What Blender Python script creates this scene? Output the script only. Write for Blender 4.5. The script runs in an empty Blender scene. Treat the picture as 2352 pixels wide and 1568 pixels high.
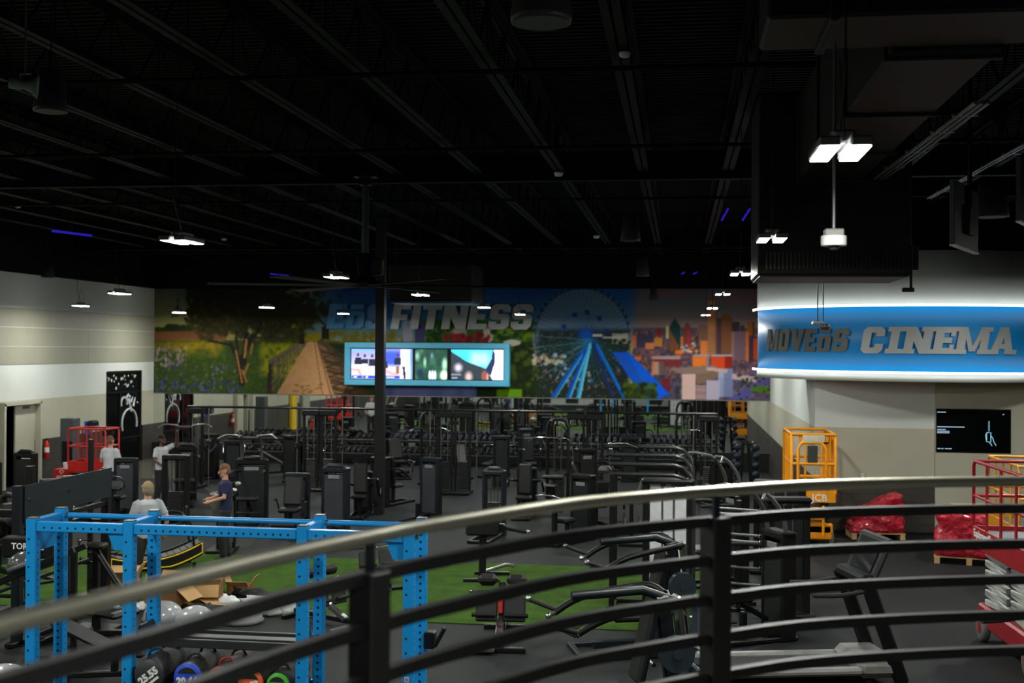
import bpy, math, random
import numpy as np
from mathutils import Vector, Matrix
random.seed(7)
RNG = np.random.default_rng(11)
PI = math.pi
SC = bpy.context.scene
COL = SC.collection
# ---------------------------------------------------------------- camera
F_PX, CXP, CYP = 2700.0, 1176.0, 784.0
YAW, PITCH, ROLL = math.radians(8.09), math.atan(14.5 / 2700), math.radians(0.41)
EYE = Vector((0, 0, 4.0))
FW = Vector((-math.sin(YAW) * math.cos(PITCH), math.cos(YAW) * math.cos(PITCH), math.sin(PITCH)))
_R0 = Vector((math.cos(YAW), math.sin(YAW), 0)); _U0 = _R0.cross(FW)
RT = _R0 * math.cos(ROLL) + _U0 * math.sin(ROLL); UP = RT.cross(FW)
cam_d = bpy.data.cameras.new('camera'); cam = bpy.data.objects.new('camera', cam_d); COL.objects.link(cam)
cam.matrix_world = Matrix(((RT.x, UP.x, -FW.x, EYE.x), (RT.y, UP.y, -FW.y, EYE.y), (RT.z, UP.z, -FW.z, EYE.z), (0, 0, 0, 1)))
cam_d.sensor_width = 36; cam_d.lens = F_PX * 36 / 2352; cam_d.clip_start = 0.05; cam_d.clip_end = 300
cam_d.dof.use_dof = True; cam_d.dof.focus_distance = 12.0; cam_d.dof.aperture_fstop = 2.0
SC.camera = cam
# ---------------------------------------------------------------- world, exposure
wd = bpy.data.worlds.new('world'); SC.world = wd; wd.use_nodes = True
wd.node_tree.nodes['Background'].inputs[0].default_value = (0.5, 0.55, 0.6, 1)
wd.node_tree.nodes['Background'].inputs[1].default_value = 0.003
SC.view_settings.view_transform = 'Standard'; SC.view_settings.look = 'None'
SC.view_settings.exposure = 0.0; SC.view_settings.gamma = 1.0
SC.view_settings.use_curve_mapping = False
SC.cycles.use_denoising = True
SC.cycles.max_bounces = 8; SC.cycles.sample_clamp_indirect = 4.0
LAMP = 505.0          # radiance of the high bay LED panels
FIXTURES = [(0.83, 6.36), (0.86, 11.36), (0.83, 16.5), (0.81, 22.5), (0.83, 30.2), (0.80, 36.3),
            (-4.94, 11.2), (-5.10, 17.1), (-5.10, 22.9), (-5.0, 30.0), (-4.9, 36.2),
            (-11.2, 22.4), (-11.0, 30.4), (-10.5, 36.0), (-16.6, 30.9), (-16.4, 37.0),
            # the same grid goes on outside the frame
            (0.8, 0.6), (-4.8, 5.2), (-10.8, 5.2), (-10.8, 10.8), (-10.8, 16.4), (-15.5, 5.2), (-15.5, 10.8), (-15.5, 16.4),
            (-15.5, 22.4), (6.4, 10.8), (6.4, 16.4), (6.4, 22.0)]
# ---------------------------------------------------------------- measuring helpers
def ray(x, y): return FW + RT * ((x - CXP) / F_PX) - UP * ((y - CYP) / F_PX)
def AZ(x, y, z=0.0):
    d = ray(x, y); return EYE + d * ((z - EYE.z) / d.z)
def AY(x, y, Y):
    d = ray(x, y); return EYE + d * (Y / d.y)
def AX(x, y, X):
    d = ray(x, y); return EYE + d * (X / d.x)
def AD(x, y, depth): return EYE + ray(x, y) * depth
# ---------------------------------------------------------------- materials
def lin(c):
    c = c / 255.0
    return c / 12.92 if c <= 0.04045 else ((c + 0.055) / 1.055) ** 2.4
def rgb(r, g, b): return (lin(r), lin(g), lin(b), 1)
MATS = {}
def mat(name, col, rough=0.5, metal=0.0, var=0.12, scale=6.0, bump=0.0, bscale=60.0, coat=0.0, spec=0.5):
    if name in MATS: return MATS[name]
    m = bpy.data.materials.new(name); m.use_nodes = True; MATS[name] = m
    nt = m.node_tree; b = nt.nodes['Principled BSDF']
    b.inputs['Roughness'].default_value = rough; b.inputs['Metallic'].default_value = metal
    b.inputs['Coat Weight'].default_value = coat; b.inputs['Specular IOR Level'].default_value = spec
    tc = nt.nodes.new('ShaderNodeTexCoord'); n = nt.nodes.new('ShaderNodeTexNoise')
    n.inputs['Scale'].default_value = scale; n.inputs['Detail'].default_value = 4
    nt.links.new(tc.outputs['Object'], n.inputs['Vector'])
    r = nt.nodes.new('ShaderNodeValToRGB')
    r.color_ramp.elements[0].position = 0.3; r.color_ramp.elements[1].position = 0.7
    r.color_ramp.elements[0].color = tuple(c * (1 - var) for c in col[:3]) + (1,)
    r.color_ramp.elements[1].color = tuple(min(1, c * (1 + var)) for c in col[:3]) + (1,)
    nt.links.new(n.outputs['Fac'], r.inputs['Fac']); nt.links.new(r.outputs['Color'], b.inputs['Base Color'])
    if bump:
        n2 = nt.nodes.new('ShaderNodeTexNoise'); n2.inputs['Scale'].default_value = bscale; n2.inputs['Detail'].default_value = 5
        nt.links.new(tc.outputs['Object'], n2.inputs['Vector'])
        bp = nt.nodes.new('ShaderNodeBump'); bp.inputs['Strength'].default_value = bump; bp.inputs['Distance'].default_value = 0.02
        nt.links.new(n2.outputs['Fac'], bp.inputs['Height']); nt.links.new(bp.outputs['Normal'], b.inputs['Normal'])
    return m
def emit(name, col, strength):
    if name in MATS: return MATS[name]
    m = bpy.data.materials.new(name); m.use_nodes = True; MATS[name] = m
    nt = m.node_tree; nt.nodes.clear()
    e = nt.nodes.new('ShaderNodeEmission'); e.inputs[0].default_value = col; e.inputs[1].default_value = strength
    o = nt.nodes.new('ShaderNodeOutputMaterial'); nt.links.new(e.outputs[0], o.inputs[0])
    return m
def vcol_mat(name, emission=0.0, rough=0.55):
    m = bpy.data.materials.new(name); m.use_nodes = True; nt = m.node_tree; b = nt.nodes['Principled BSDF']
    a = nt.nodes.new('ShaderNodeAttribute'); a.attribute_name = 'Print'
    if emission:
        nt.links.new(a.outputs['Color'], b.inputs['Emission Color']); b.inputs['Emission Strength'].default_value = emission
        b.inputs['Base Color'].default_value = (0.01, 0.01, 0.01, 1); b.inputs['Roughness'].default_value = 0.25
    else:
        nt.links.new(a.outputs['Color'], b.inputs['Base Color']); b.inputs['Roughness'].default_value = rough; b.inputs['Specular IOR Level'].default_value = 0.2
    return m
# ---------------------------------------------------------------- mesh builder
class MB:
    def __init__(s): s.v = []; s.f = []; s.sm = []
    def add(s, vs, fs, smooth=False, M=None):
        o = len(s.v)
        s.v += [tuple(M @ Vector(p)) if M is not None else tuple(p) for p in vs]
        s.f += [tuple(i + o for i in q) for q in fs]; s.sm += [smooth] * len(fs); return s
    def box(s, c, d, rot=None, M=None):
        x, y, z = d[0] / 2, d[1] / 2, d[2] / 2
        vs = [(-x, -y, -z), (x, -y, -z), (x, y, -z), (-x, y, -z), (-x, -y, z), (x, -y, z), (x, y, z), (-x, y, z)]
        T = Matrix.Translation(c)
        if rot is not None: T = T @ (rot if isinstance(rot, Matrix) else Matrix.Rotation(rot, 4, 'Z'))
        if M is not None: T = M @ T
        return s.add(vs, [(3, 2, 1, 0), (4, 5, 6, 7), (0, 1, 5, 4), (1, 2, 6, 5), (2, 3, 7, 6), (3, 0, 4, 7)], False, T)
    def rbox(s, c, d, r=0.01, rot=None, M=None):
        """box with chamfered edges"""
        x, y, z = d[0] / 2, d[1] / 2, d[2] / 2; r = min(r, x * .95, y * .95, z * .95)
        vs = []; idx = {}
        for sx in (-1, 1):
            for sy in (-1, 1):
                for sz in (-1, 1):
                    for a in range(3):
                        p = [sx * (x - r), sy * (y - r), sz * (z - r)]; p[a] = (sx * x, sy * y, sz * z)[a]
                        idx[(sx, sy, sz, a)] = len(vs); vs.append(tuple(p))
        g = lambda sx, sy, sz, a: idx[(sx, sy, sz, a)]
        fs = []
        for q in (-1, 1):
            fs.append([g(q, -1, -1, 0), g(q, 1, -1, 0), g(q, 1, 1, 0), g(q, -1, 1, 0)][::q])
            fs.append([g(1, q, -1, 1), g(-1, q, -1, 1), g(-1, q, 1, 1), g(1, q, 1, 1)][::q])
            fs.append([g(-1, -1, q, 2), g(1, -1, q, 2), g(1, 1, q, 2), g(-1, 1, q, 2)][::q])
        for a in (-1, 1):
            for b in (-1, 1):
                fs.append([g(a, b, -1, 0), g(a, b, 1, 0), g(a, b, 1, 1), g(a, b, -1, 1)][::-a * b])
                fs.append([g(a, -1, b, 0), g(a, 1, b, 0), g(a, 1, b, 2), g(a, -1, b, 2)][::a * b])
                fs.append([g(-1, a, b, 1), g(1, a, b, 1), g(1, a, b, 2), g(-1, a, b, 2)][::-a * b])
        for a in (-1, 1):
            for b in (-1, 1):
                for c2 in (-1, 1):
                    fs.append([g(a, b, c2, 0), g(a, b, c2, 1), g(a, b, c2, 2)][::a * b * c2])
        T = Matrix.Translation(c)
        if rot is not None: T = T @ (rot if isinstance(rot, Matrix) else Matrix.Rotation(rot, 4, 'Z'))
        if M is not None: T = M @ T
        return s.add(vs, fs, False, T)
    def tube(s, pts, r, n=8, caps=True, M=None, sub=0):
        P = [Vector(p) for p in pts]
        if sub: P = smooth_path(P, sub)
        rr = r if isinstance(r, (list, tuple)) else [r] * len(P)
        if len(rr) != len(P): rr = [rr[0] + (rr[-1] - rr[0]) * i / (len(P) - 1) for i in range(len(P))]
        vs = []; fs = []; prev = None
        for i, p in enumerate(P):
            t = (P[min(i + 1, len(P) - 1)] - P[max(i - 1, 0)])
            if t.length < 1e-9: t = Vector((0, 0, 1))
            t.normalize()
            if prev is None:
                a = Vector((0, 0, 1)) if abs(t.z) < 0.9 else Vector((1, 0, 0)); u = t.cross(a).normalized()
            else:
                u = prev - t * prev.dot(t)
                u = u.normalized() if u.length > 1e-6 else t.orthogonal().normalized()
            prev = u; w = t.cross(u)
            for k in range(n):
                q = 2 * PI * k / n + (PI / 4 if n == 4 else 0)
                vs.append(tuple(p + (u * math.cos(q) + w * math.sin(q)) * rr[i]))
        for i in range(len(P) - 1):
            for k in range(n):
                fs.append((i * n + k, i * n + (k + 1) % n, (i + 1) * n + (k + 1) % n, (i + 1) * n + k))
        s.add(vs, fs, n > 5, M)
        if caps:
            s.add(vs[:n], [tuple(range(n))[::-1]], False, M); s.add(vs[-n:], [tuple(range(n))], False, M)
        return s
    def cyl(s, p0, p1, r, r1=None, n=12, M=None):
        return s.tube([p0, p1], [r, r if r1 is None else r1], n, True, M)
    def lathe(s, prof, n=16, M=None, c=(0, 0, 0), smooth=True):
        vs = []; fs = []
        for r, z in prof:
            for k in range(n):
                q = 2 * PI * k / n; vs.append((c[0] + r * math.cos(q), c[1] + r * math.sin(q), c[2] + z))
        for i in range(len(prof) - 1):
            for k in range(n):
                fs.append((i * n + k, i * n + (k + 1) % n, (i + 1) * n + (k + 1) % n, (i + 1) * n + k))
        s.add(vs, fs, smooth, M)
        s.add(vs[:n], [tuple(range(n))[::-1]], False, M); s.add(vs[-n:], [tuple(range(n))], False, M)
        return s
    def ball(s, c, r, n=12, m=8, sc=(1, 1, 1), M=None, z0=-1.0):
        a0 = math.asin(z0); prof = []
        for i in range(m + 1):
            a = a0 + (PI / 2 - a0) * i / m; prof.append((max(1e-4, r * math.cos(a)), r * math.sin(a)))
        T = Matrix.Translation(c) @ Matrix.Diagonal((sc[0], sc[1], sc[2], 1))
        return s.lathe(prof, n, (M @ T) if M is not None else T)
    def prism(s, poly, ext, M=None):
        """planar polygon (3-D points) extruded along the vector ext"""
        e = Vector(ext); n = len(poly); a = [Vector(p) for p in poly]; b = [p + e for p in a]
        nn = Vector((0, 0, 0))
        for i in range(n): nn += a[i].cross(a[(i + 1) % n])
        if nn.dot(e) > 0: a, b = a[::-1], b[::-1]
        vs = a + b
        fs = [tuple(range(n)), tuple(range(n, 2 * n))[::-1]] + [((i + 1) % n, i, i + n, (i + 1) % n + n) for i in range(n)]
        return s.add(vs, fs, False, M)
    def shift(s, d): s.v = [(p[0] + d[0], p[1] + d[1], p[2] + d[2]) for p in s.v]; return s
    def mesh(s, name):
        me = bpy.data.meshes.new(name); me.from_pydata(s.v, [], s.f)
        me.polygons.foreach_set('use_smooth', s.sm); me.update(); return me
    def build(s, name, m, parent=None, label=None, kind=None):
        me = s.mesh(name); me.materials.append(m)
        o = bpy.data.objects.new(name, me); COL.objects.link(o)
        if parent is not None: o.parent = parent
        if label: o['label'] = label
        if kind: o['kind'] = kind
        return o
def smooth_path(P, sub):
    out = []
    n = len(P)
    for i in range(n - 1):
        p0, p1, p2, p3 = P[max(i - 1, 0)], P[i], P[i + 1], P[min(i + 2, n - 1)]
        for k in range(sub):
            t = k / sub; t2 = t * t; t3 = t2 * t
            out.append(0.5 * ((2 * p1) + (p2 - p0) * t + (2 * p0 - 5 * p1 + 4 * p2 - p3) * t2 + (3 * p1 - p0 - 3 * p2 + p3) * t3))
    out.append(P[-1]); return out
def thing(name, label, cat, loc=(0, 0, 0), rot=0.0, group=None):
    o = bpy.data.objects.new(name, None); COL.objects.link(o); o.empty_display_size = 0.1
    o.location = loc; o.rotation_euler = (0, 0, rot); o['label'] = label; o['category'] = cat
    if group: o['group'] = group
    return o
def tag(o, label, cat, group=None):
    o['label'] = label; o['category'] = cat
    if group: o['group'] = group
    return o
def struct(o, label=None):
    o['kind'] = 'structure'
    if label: o['label'] = label
    return o
def dup(root, loc, rot=None, label=None, group=None):
    r = root.copy(); COL.objects.link(r); r.location = loc
    if rot is not None: r.rotation_euler = (0, 0, rot)
    if label: r['label'] = label
    if group: r['group'] = group
    for ch in list(root.children):
        c = ch.copy(); COL.objects.link(c); c.parent = r
        for g in list(ch.children):
            d = g.copy(); COL.objects.link(d); d.parent = c
    return r
def text_mb(txt, size, extr, M, shear=0.0, offset=0.0, align='CENTER', spacing=1.0):
    cu = bpy.data.curves.new('lettering', 'FONT'); cu.body = txt; cu.size = size; cu.extrude = extr; cu.shear = shear
    cu.offset = offset; cu.align_x = align; cu.align_y = 'CENTER'; cu.space_character = spacing; cu.resolution_u = 2
    ob = bpy.data.objects.new('lettering', cu); COL.objects.link(ob)
    dg = bpy.context.evaluated_depsgraph_get(); me = bpy.data.meshes.new_from_object(ob.evaluated_get(dg))
    mb = MB(); mb.add([tuple(v.co) for v in me.vertices], [tuple(p.vertices) for p in me.polygons], False, M)
    bpy.data.objects.remove(ob); bpy.data.curves.remove(cu); bpy.data.meshes.remove(me)
    return mb
# common finishes
BLACK = mat('black_powder_coat', rgb(11, 12, 13), 0.42, spec=.35)
BLACK2 = mat('satin_black_plastic', rgb(12, 13, 14), 0.5, spec=.35)
NAVY = mat('blue_black_steel', rgb(18, 25, 30), 0.4, spec=.4)
PAD = mat('dark_vinyl', rgb(25, 26, 27), 0.45, bump=0.1, spec=.35)
SHROUD = mat('smoked_grey_panel', rgb(58, 60, 65), 0.35, spec=.4)
SHROUD_D = mat('charcoal_panel', rgb(28, 30, 32), 0.42, spec=.4)
SHROUD_L = mat('light_grey_panel', rgb(214, 215, 218), 0.4)
CHROME = mat('chrome', rgb(200, 202, 204), 0.16, 1.0, var=0.04)
STEEL = mat('brushed_steel', rgb(170, 170, 168), 0.3, 1.0, var=0.06)
GREYM = mat('grey_metal', rgb(110, 112, 114), 0.4, 0.6)
RUBBER = mat('black_rubber', rgb(13, 13, 14), 0.65, bump=0.15, spec=.35)
WHITEP = mat('white_plastic', rgb(225, 226, 224), 0.4)
RED = mat('red_paint', rgb(196, 28, 26), 0.4)
YELLOW = mat('yellow_decal', rgb(225, 190, 20), 0.5)
# ================================================================ ROOM
D = 39.4; XL = -18.4; XR = 2.97; HW = 6.0; CEIL = 7.85; YB = -4.0; XE = 13.0
M_FLOOR = mat('rubber_floor', rgb(29, 32, 33), 0.7, spec=.22, var=0.16, scale=1.2, bump=0.12, bscale=220)
M_BLACKWALL = mat('black_paint', rgb(9, 10, 10), 0.8, spec=.15)
M_WHITEWALL = mat('white_wall_paint', rgb(204, 209, 203), 0.6, var=0.02, scale=2)
M_BEIGE = mat('warm_grey_wall_paint', rgb(178, 175, 156), 0.6, var=0.03, scale=2)
M_BAND = mat('taupe_wall_panel', rgb(148, 147, 131), 0.55, var=0.03, scale=2)
def wood_mat():
    m = mat('dark_wood_plank', rgb(62, 58, 54), 0.45, var=0.3, scale=3, bump=0.1)
    for n in m.node_tree.nodes:
        if n.type == 'TEX_NOISE':
            mp = m.node_tree.nodes.new('ShaderNodeMapping'); mp.inputs['Scale'].default_value = (1, 1, 22)
            src = n.inputs['Vector'].links[0].from_socket
            m.node_tree.links.new(src, mp.inputs['Vector']); m.node_tree.links.new(mp.outputs[0], n.inputs['Vector']); break
    return m
M_WOOD = wood_mat()
M_MIRROR = mat('mirror_glass', (0.80, 0.84, 0.82, 1), 0.015, 1.0, var=0.0)
M_TILE = mat('polished_pale_tile', rgb(104, 102, 92), 0.12, var=0.06, scale=3)
fl = MB().box(((XL + XE) / 2, (D + YB) / 2, -0.05), (XE - XL, D - YB, 0.1)).build('floor', M_FLOOR); struct(fl, 'dark grey rubber gym floor')
# pale tiled aisle at the far left doorway, tiles as separate pieces
aisle = MB().box((-16.75, 36.4, 0.003), (3.3, 6.0, 0.006)).build('trim_2', mat('grout', rgb(70, 68, 62), 0.7)); struct(aisle, 'pale tiled aisle by the glass doorway')
tile_me = None
for i in range(4):
    for j in range(7):
        if tile_me is None:
            t = MB().rbox((0, 0, 0.006), (0.80, 0.84, 0.012), 0.003).build('tile', M_TILE, aisle); tile_me = t.data
        else:
            t = bpy.data.objects.new('tile', tile_me); COL.objects.link(t); t.parent = aisle
        t.location = (-17.99 + i * 0.815, 33.83 + j * 0.855, 0.004)
# artificial turf: two strips
def turf_mat():
    m = mat('turf_green', rgb(66, 100, 24), 0.85, var=0.25, scale=3.0, bump=0.9, bscale=260, spec=0.15)
    return m
M_TURF = turf_mat()
tx1 = AZ(1640, 1400).x
for k, (x0, x1, y0, y1, nm) in enumerate([(-15.5, tx1, 16.75, 21.5, 'trim_3'), (-9.5, tx1 + .3, 6.3, 10.8, 'trim_4')]):
    o = MB().box(((x0 + x1) / 2, (y0 + y1) / 2, 0.008), (x1 - x0, y1 - y0, 0.016)).build(nm, M_TURF)
    struct(o, 'strip of short green turf laid across the gym floor' if k == 0 else 'second green turf strip in front of the balcony')
# ceiling: black ribbed steel deck
rib = MB(); n = 0; y = YB; vs = []; fs = []
zz = [CEIL, CEIL, CEIL - 0.045, CEIL - 0.045]; dy = [0.05, 0.03, 0.05, 0.03]
while y < D:
    vs += [(XL, y, zz[n % 4]), (XE, y, zz[n % 4])]; y += dy[n % 4]; n += 1
vs += [(XL, D, CEIL), (XE, D, CEIL)]
for i in range(len(vs) // 2 - 1): fs.append((2 * i, 2 * i + 1, 2 * i + 3, 2 * i + 2))
rib.add(vs, fs); rib.box(((XL + XE) / 2, (D + YB) / 2, CEIL + 0.06), (XE - XL, D - YB, 0.08))
M_DECK = mat('black_steel_deck', rgb(11, 12, 12), 0.7, spec=.15)
struct(rib.build('ceiling', M_DECK), 'black ribbed steel roof deck')
# walls ---------------------------------------------------------
T = 0.2
wb = MB().box(((XL + XE) / 2, D + T / 2, CEIL / 2), (XE - XL + 2 * T, T, CEIL)).build('wall_back', M_BLACKWALL); struct(wb, 'black painted back wall above the mural')
plinth_x1 = XR - 0.02
bb = MB().rbox(((XL + plinth_x1) / 2, D - 0.06, 0.30), (plinth_x1 - XL, 0.12, 0.60), 0.01).build('baseboard_back', mat('black_laminate', rgb(24, 26, 28), 0.3)); struct(bb, 'tall black kickboard under the mirrors')
MB().box((plinth_x1 + .006, D - 0.06, 0.3), (0.012, 0.124, 0.6)).build('end_trim', STEEL, bb)
# mirrors: separate panes with thin joints
mirrors = thing('mirror_wall', 'long wall mirror of tall panes between the mural and the black kickboard', 'mirror', ((XL + XR) / 2, D, 0.6))
mz0, mz1 = 0.60, 2.30; npane = 14; pw = (XR - XL) / npane
pm = None
for i in range(npane):
    if pm is None:
        p = MB().box((0, 0, (mz1 - mz0) / 2), (pw - 0.004, 0.012, mz1 - mz0 - 0.004)).build('mirror_pane', M_MIRROR, mirrors); pm = p.data
    else:
        p = bpy.data.objects.new('mirror_pane', pm); COL.objects.link(p); p.parent = mirrors
    p.location = (XL + pw * (i + 0.5) - (XL + XR) / 2, -0.008, 0)
MB().box((0, -0.02, mz1 - 0.6 + 0.015), (XR - XL, 0.04, 0.025)).build('top_trim', STEEL, mirrors, 'bright metal strip along the top edge')
# left wall: coloured bands as one wall with parts
gY0 = AX(243, 900, XL).y; gY1 = AX(325, 900, XL).y; gH = 3.14
dY0 = AX(2, 1000, XL).y; dY1 = AX(80, 1000, XL).y; dH = 2.30
def wall_left_boxes(z0, z1, proud, mb):
    # wall split round the two openings
    segs = [(YB, dY0, 0), (dY0, dY1, dH), (dY1, gY0, 0), (gY0, gY1, gH), (gY1, D, 0)]
    for a, b, lo in segs:
        q = max(z0, lo)
        if q < z1: mb.box((XL - T / 2 + proud / 2, (a + b) / 2, (q + z1) / 2), (T + proud, b - a, z1 - q))
    return mb
wl = wall_left_boxes(HW, CEIL, 0, MB()).build('wall_left', M_BLACKWALL); struct(wl, 'left side wall, black above its white and taupe bands')
wall_left_boxes(5.02, HW, 0.01, MB()).build('upper_white_band', M_WHITEWALL, wl, 'white paint band at the top')
wall_left_boxes(2.42, 3.42, 0.01, MB()).build('middle_white_band', M_WHITEWALL, wl, 'bright white paint band')
wall_left_boxes(1.24, 2.42, 0.01, MB()).build('beige_band', M_BEIGE, wl, 'warm grey paint band')
wains = wall_left_boxes(0.0, 1.24, 0.0, MB()).build('wainscot_core', M_BLACKWALL, wl)
def planks_x(parent, x, y0, y1, z1, sgn=1):
    nz = 7; h = z1 / nz; L = 1.22
    k = 0
    for r in range(nz):
        y = y0 - (r % 3) * 0.4
        while y < y1:
            a, b = max(y, y0), min(y + L, y1)
            if b - a > 0.05:
                MB().rbox((x + sgn * 0.007, (a + b) / 2, (r + .5) * h), (0.014, b - a - 0.004, h - 0.004), 0.002).build('plank', M_WOOD, parent)
            y += L
for a, b in ((dY1 + 0.09, gY0), (gY1 + .1, D)): planks_x(wl, XL, a, b, 1.24)
MB().box((XL + .007, (YB + dY0 - .09) / 2, .62), (0.014, dY0 - .09 - YB, 1.24)).build('wainscot', M_WOOD, wl)
# panelled taupe band
band_z = [3.42, 3.94, 4.48, 5.02]
seam = [YB, 2, 8, 14, 20, 26, AX(113, 770, XL).y, AX(202, 770, XL).y, D]
wall_left_boxes(3.42, 5.02, 0.0, MB()).build('taupe_band_core', mat('seam_shadow_gap', rgb(90, 88, 80), 0.7), wl)
for a, b in zip(seam[:-1], seam[1:]):
    for z0, z1 in zip(band_z[:-1], band_z[1:]):
        MB().rbox((XL + .012, (a + b) / 2, (z0 + z1) / 2), (0.024, b - a - 0.012, z1 - z0 - 0.012), 0.004).build('panel', M_BAND, wl)
# pale aluminium reveals between the panels
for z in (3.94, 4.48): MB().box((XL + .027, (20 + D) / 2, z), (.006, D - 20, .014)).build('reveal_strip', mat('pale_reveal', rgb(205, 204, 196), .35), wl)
# double door on the left wall: left leaf open, right leaf shut
dr = MB()
for yy in (dY0 - 0.06, dY1 + 0.06): dr.box((XL + 0.02, yy, dH / 2 + .03), (T + 0.1, 0.09, dH + .06))
dr.box((XL + 0.02, (dY0 + dY1) / 2, dH + .05), (T + 0.1, dY1 - dY0 + 0.2, 0.1))
dr = dr.build('door_1', M_BEIGE); struct(dr, 'beige double door with its left leaf open')
ym = dY0 + (dY1 - dY0) * 0.40
leaf = MB().rbox((XL - 0.02, (ym + dY1) / 2, dH / 2), (0.05, dY1 - ym - .02, dH - 0.02), 0.006).build('door_leaf', M_BEIGE, dr)
MB().tube([(XL + .01, ym + .08, 1.0), (XL + .06, ym + .08, 1.0), (XL + .06, ym + .2, 1.0)], .012).build('lever_handle', STEEL, leaf)
MB().rbox((XL + .03, (ym + dY1) / 2, dH - .09), (.05, .3, .07), .008).build('door_closer', GREYM, dr)
MB().rbox((XL - 0.5, dY0 + .02, dH / 2), (0.9, 0.05, dH - 0.02), 0.006).build('open_leaf', M_BEIGE, dr)
MB().box((XL - 1.6, (dY0 + dY1) / 2, 1.4), (0.1, 6, 2.8)).build('wall_closet', M_BLACKWALL)['kind'] = 'structure'
# glazed doorway near the corner
gd = MB()
for yy in (gY0 + .04, gY1 - .04): gd.box((XL - .05, yy, gH / 2), (.12, .08, gH))
gd.box((XL - .05, (gY0 + gY1) / 2, gH - .04), (.12, gY1 - gY0, .08)); gd.box((XL - .05, (gY0 + gY1) / 2, 2.43), (.12, gY1 - gY0, .06))
gd.box((XL - .05, gY0 + 1.0, 1.2), (.12, .06, 2.4)); gd.box((XL - .05, (gY0 + gY1) / 2, .88), (.12, gY1 - gY0, .05))
gd = gd.build('door_2', mat('dark_aluminium', rgb(30, 31, 32), .35, .5)); struct(gd, 'tall dark glazed doorway with transom and pale painted graphics')
GLASS = mat('dark_glazing', rgb(12, 13, 14), 0.08)
def glass_mat():
    m = bpy.data.materials.new('clear_glazing'); m.use_nodes = True; b = m.node_tree.nodes['Principled BSDF']
    b.inputs['Transmission Weight'].default_value = 1.0; b.inputs['Roughness'].default_value = 0.02; b.inputs['Base Color'].default_value = (0.9, 0.95, 0.93, 1)
    return m
for a, b, z0, z1 in ((gY0 + .08, gY0 + .97, .9, 2.4), (gY0 + 1.03, gY1 - .08, .9, 2.4), (gY0 + .08, gY1 - .08, 2.46, gH - .08), (gY0 + .08, gY0 + .97, .05, .86), (gY0 + 1.03, gY1 - .08, .05, .86)):
    MB().box((XL - .05, (a + b) / 2, (z0 + z1) / 2), (.012, b - a, z1 - z0)).build('pane', GLASS, gd)
SMUDGE = mat('pale_window_paint', rgb(186, 190, 192), .6)
gfx = MB()
rr = random.Random(3)
for i in range(26):   # scattered splashes on the transom
    y, z = rr.uniform(gY0 + .15, gY1 - .3), rr.uniform(2.55, 3.0); r = rr.uniform(.02, .06)
    gfx.cyl((XL - .043, y, z), (XL - .04, y, z), r, n=8)
for c, r in (((gY0 + 1.75, 1.35), .55), ((gY0 + 1.35, 2.05), .22)):
    gfx.tube([(XL - .04, c[0] + r * math.cos(a * .3), c[1] + r * .9 * math.sin(a * .3)) for a in range(-1, 13)], .035, 6)
for i in range(9):
    y = gY0 + 1.15 + rr.random() * 1.2; z = 1.75 + rr.random() * .5
    gfx.tube([(XL - .04, y, z), (XL - .04, y + rr.uniform(-.2, .2), z + rr.uniform(.05, .3))], [.05, .015], 6)
gfx.build('window_graphic', SMUDGE, gd, 'pale hand painted swirls and splashes on the glass')
MB().box((XL - 2.0, (gY0 + gY1) / 2, 1.6), (.1, 6, 3.4)).build('wall_vestibule', M_BLACKWALL)['kind'] = 'structure'
MB().box((XL - 1.0, 34.0, -0.05), (2.0, 14, 0.1)).build('floor_vestibule', M_FLOOR)['kind'] = 'structure'
# black graphic strip seen left in the mirror
# right hand walls ------------------------------------------------
yc = 26.55; xs = AY(2147, 1000, yc).x
wr = MB().box((XR + .1, (yc + .2 + D) / 2, 3.0), (.2, D - yc - .2, 6.0)).build('wall_right', M_WHITEWALL); struct(MB().box((XR + .1, (yc + .2 + D) / 2, (6 + CEIL) / 2), (.2, D - yc - .2, CEIL - 6)).build('wall_gable', M_BLACKWALL), 'black paint above the right hand white wall'); struct(wr, 'white wall that runs from the mural to the corner')
MB().box((XR - .005, (yc + D) / 2, 1.20 + (2.31 - 1.20) / 2), (.014, D - yc, 2.31 - 1.2)).build('beige_band', M_BEIGE, wr)
for a in range(1): planks_x(wr, XR, yc, D, 1.2, -1)
ws = MB().box(((XR + xs) / 2, yc + .1, 3.02), (xs - XR, .2, 6.04)).build('wall_front', M_WHITEWALL); struct(ws, 'wall under the curved fascia, white over warm grey over dark planks')
MB().box(((XR + xs) / 2, yc - .005, 1.20 + (2.31 - 1.2) / 2), (xs - XR, .014, 2.31 - 1.2)).build('beige_band', M_BEIGE, ws)
def planks_y(parent, yv, x0, x1, z1):
    nz = 7; h = z1 / nz; L = 1.22
    for r in range(nz):
        x = x0 - (r % 3) * 0.4
        while x < x1:
            a, b = max(x, x0), min(x + L, x1)
            if b - a > 0.05: MB().rbox(((a + b) / 2, yv - .007, .05 + (r + .5) * h * .96), (b - a - .004, .014, h * .96 - .004), .002).build('plank', M_WOOD, parent)
            x += L
planks_y(ws, yc, XR, xs, 1.2)
MB().box(((XR + xs) / 2, yc - .012, .03), (xs - XR, .022, .06)).build('baseboard', BLACK, ws)
wt = MB().box(((xs + XE) / 2, yc + .06, 3.02), (XE - xs, .28, 6.04)).build('wall_screen', M_BEIGE); struct(wt, 'plain warm grey wall behind the wall screen')
struct(MB().box(((XR + XE) / 2, yc + .1, (6.04 + CEIL) / 2), (XE - XR, .2, CEIL - 6.04)).build('wall_upper', M_BLACKWALL), 'black painted wall above the curved fascia')
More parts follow.
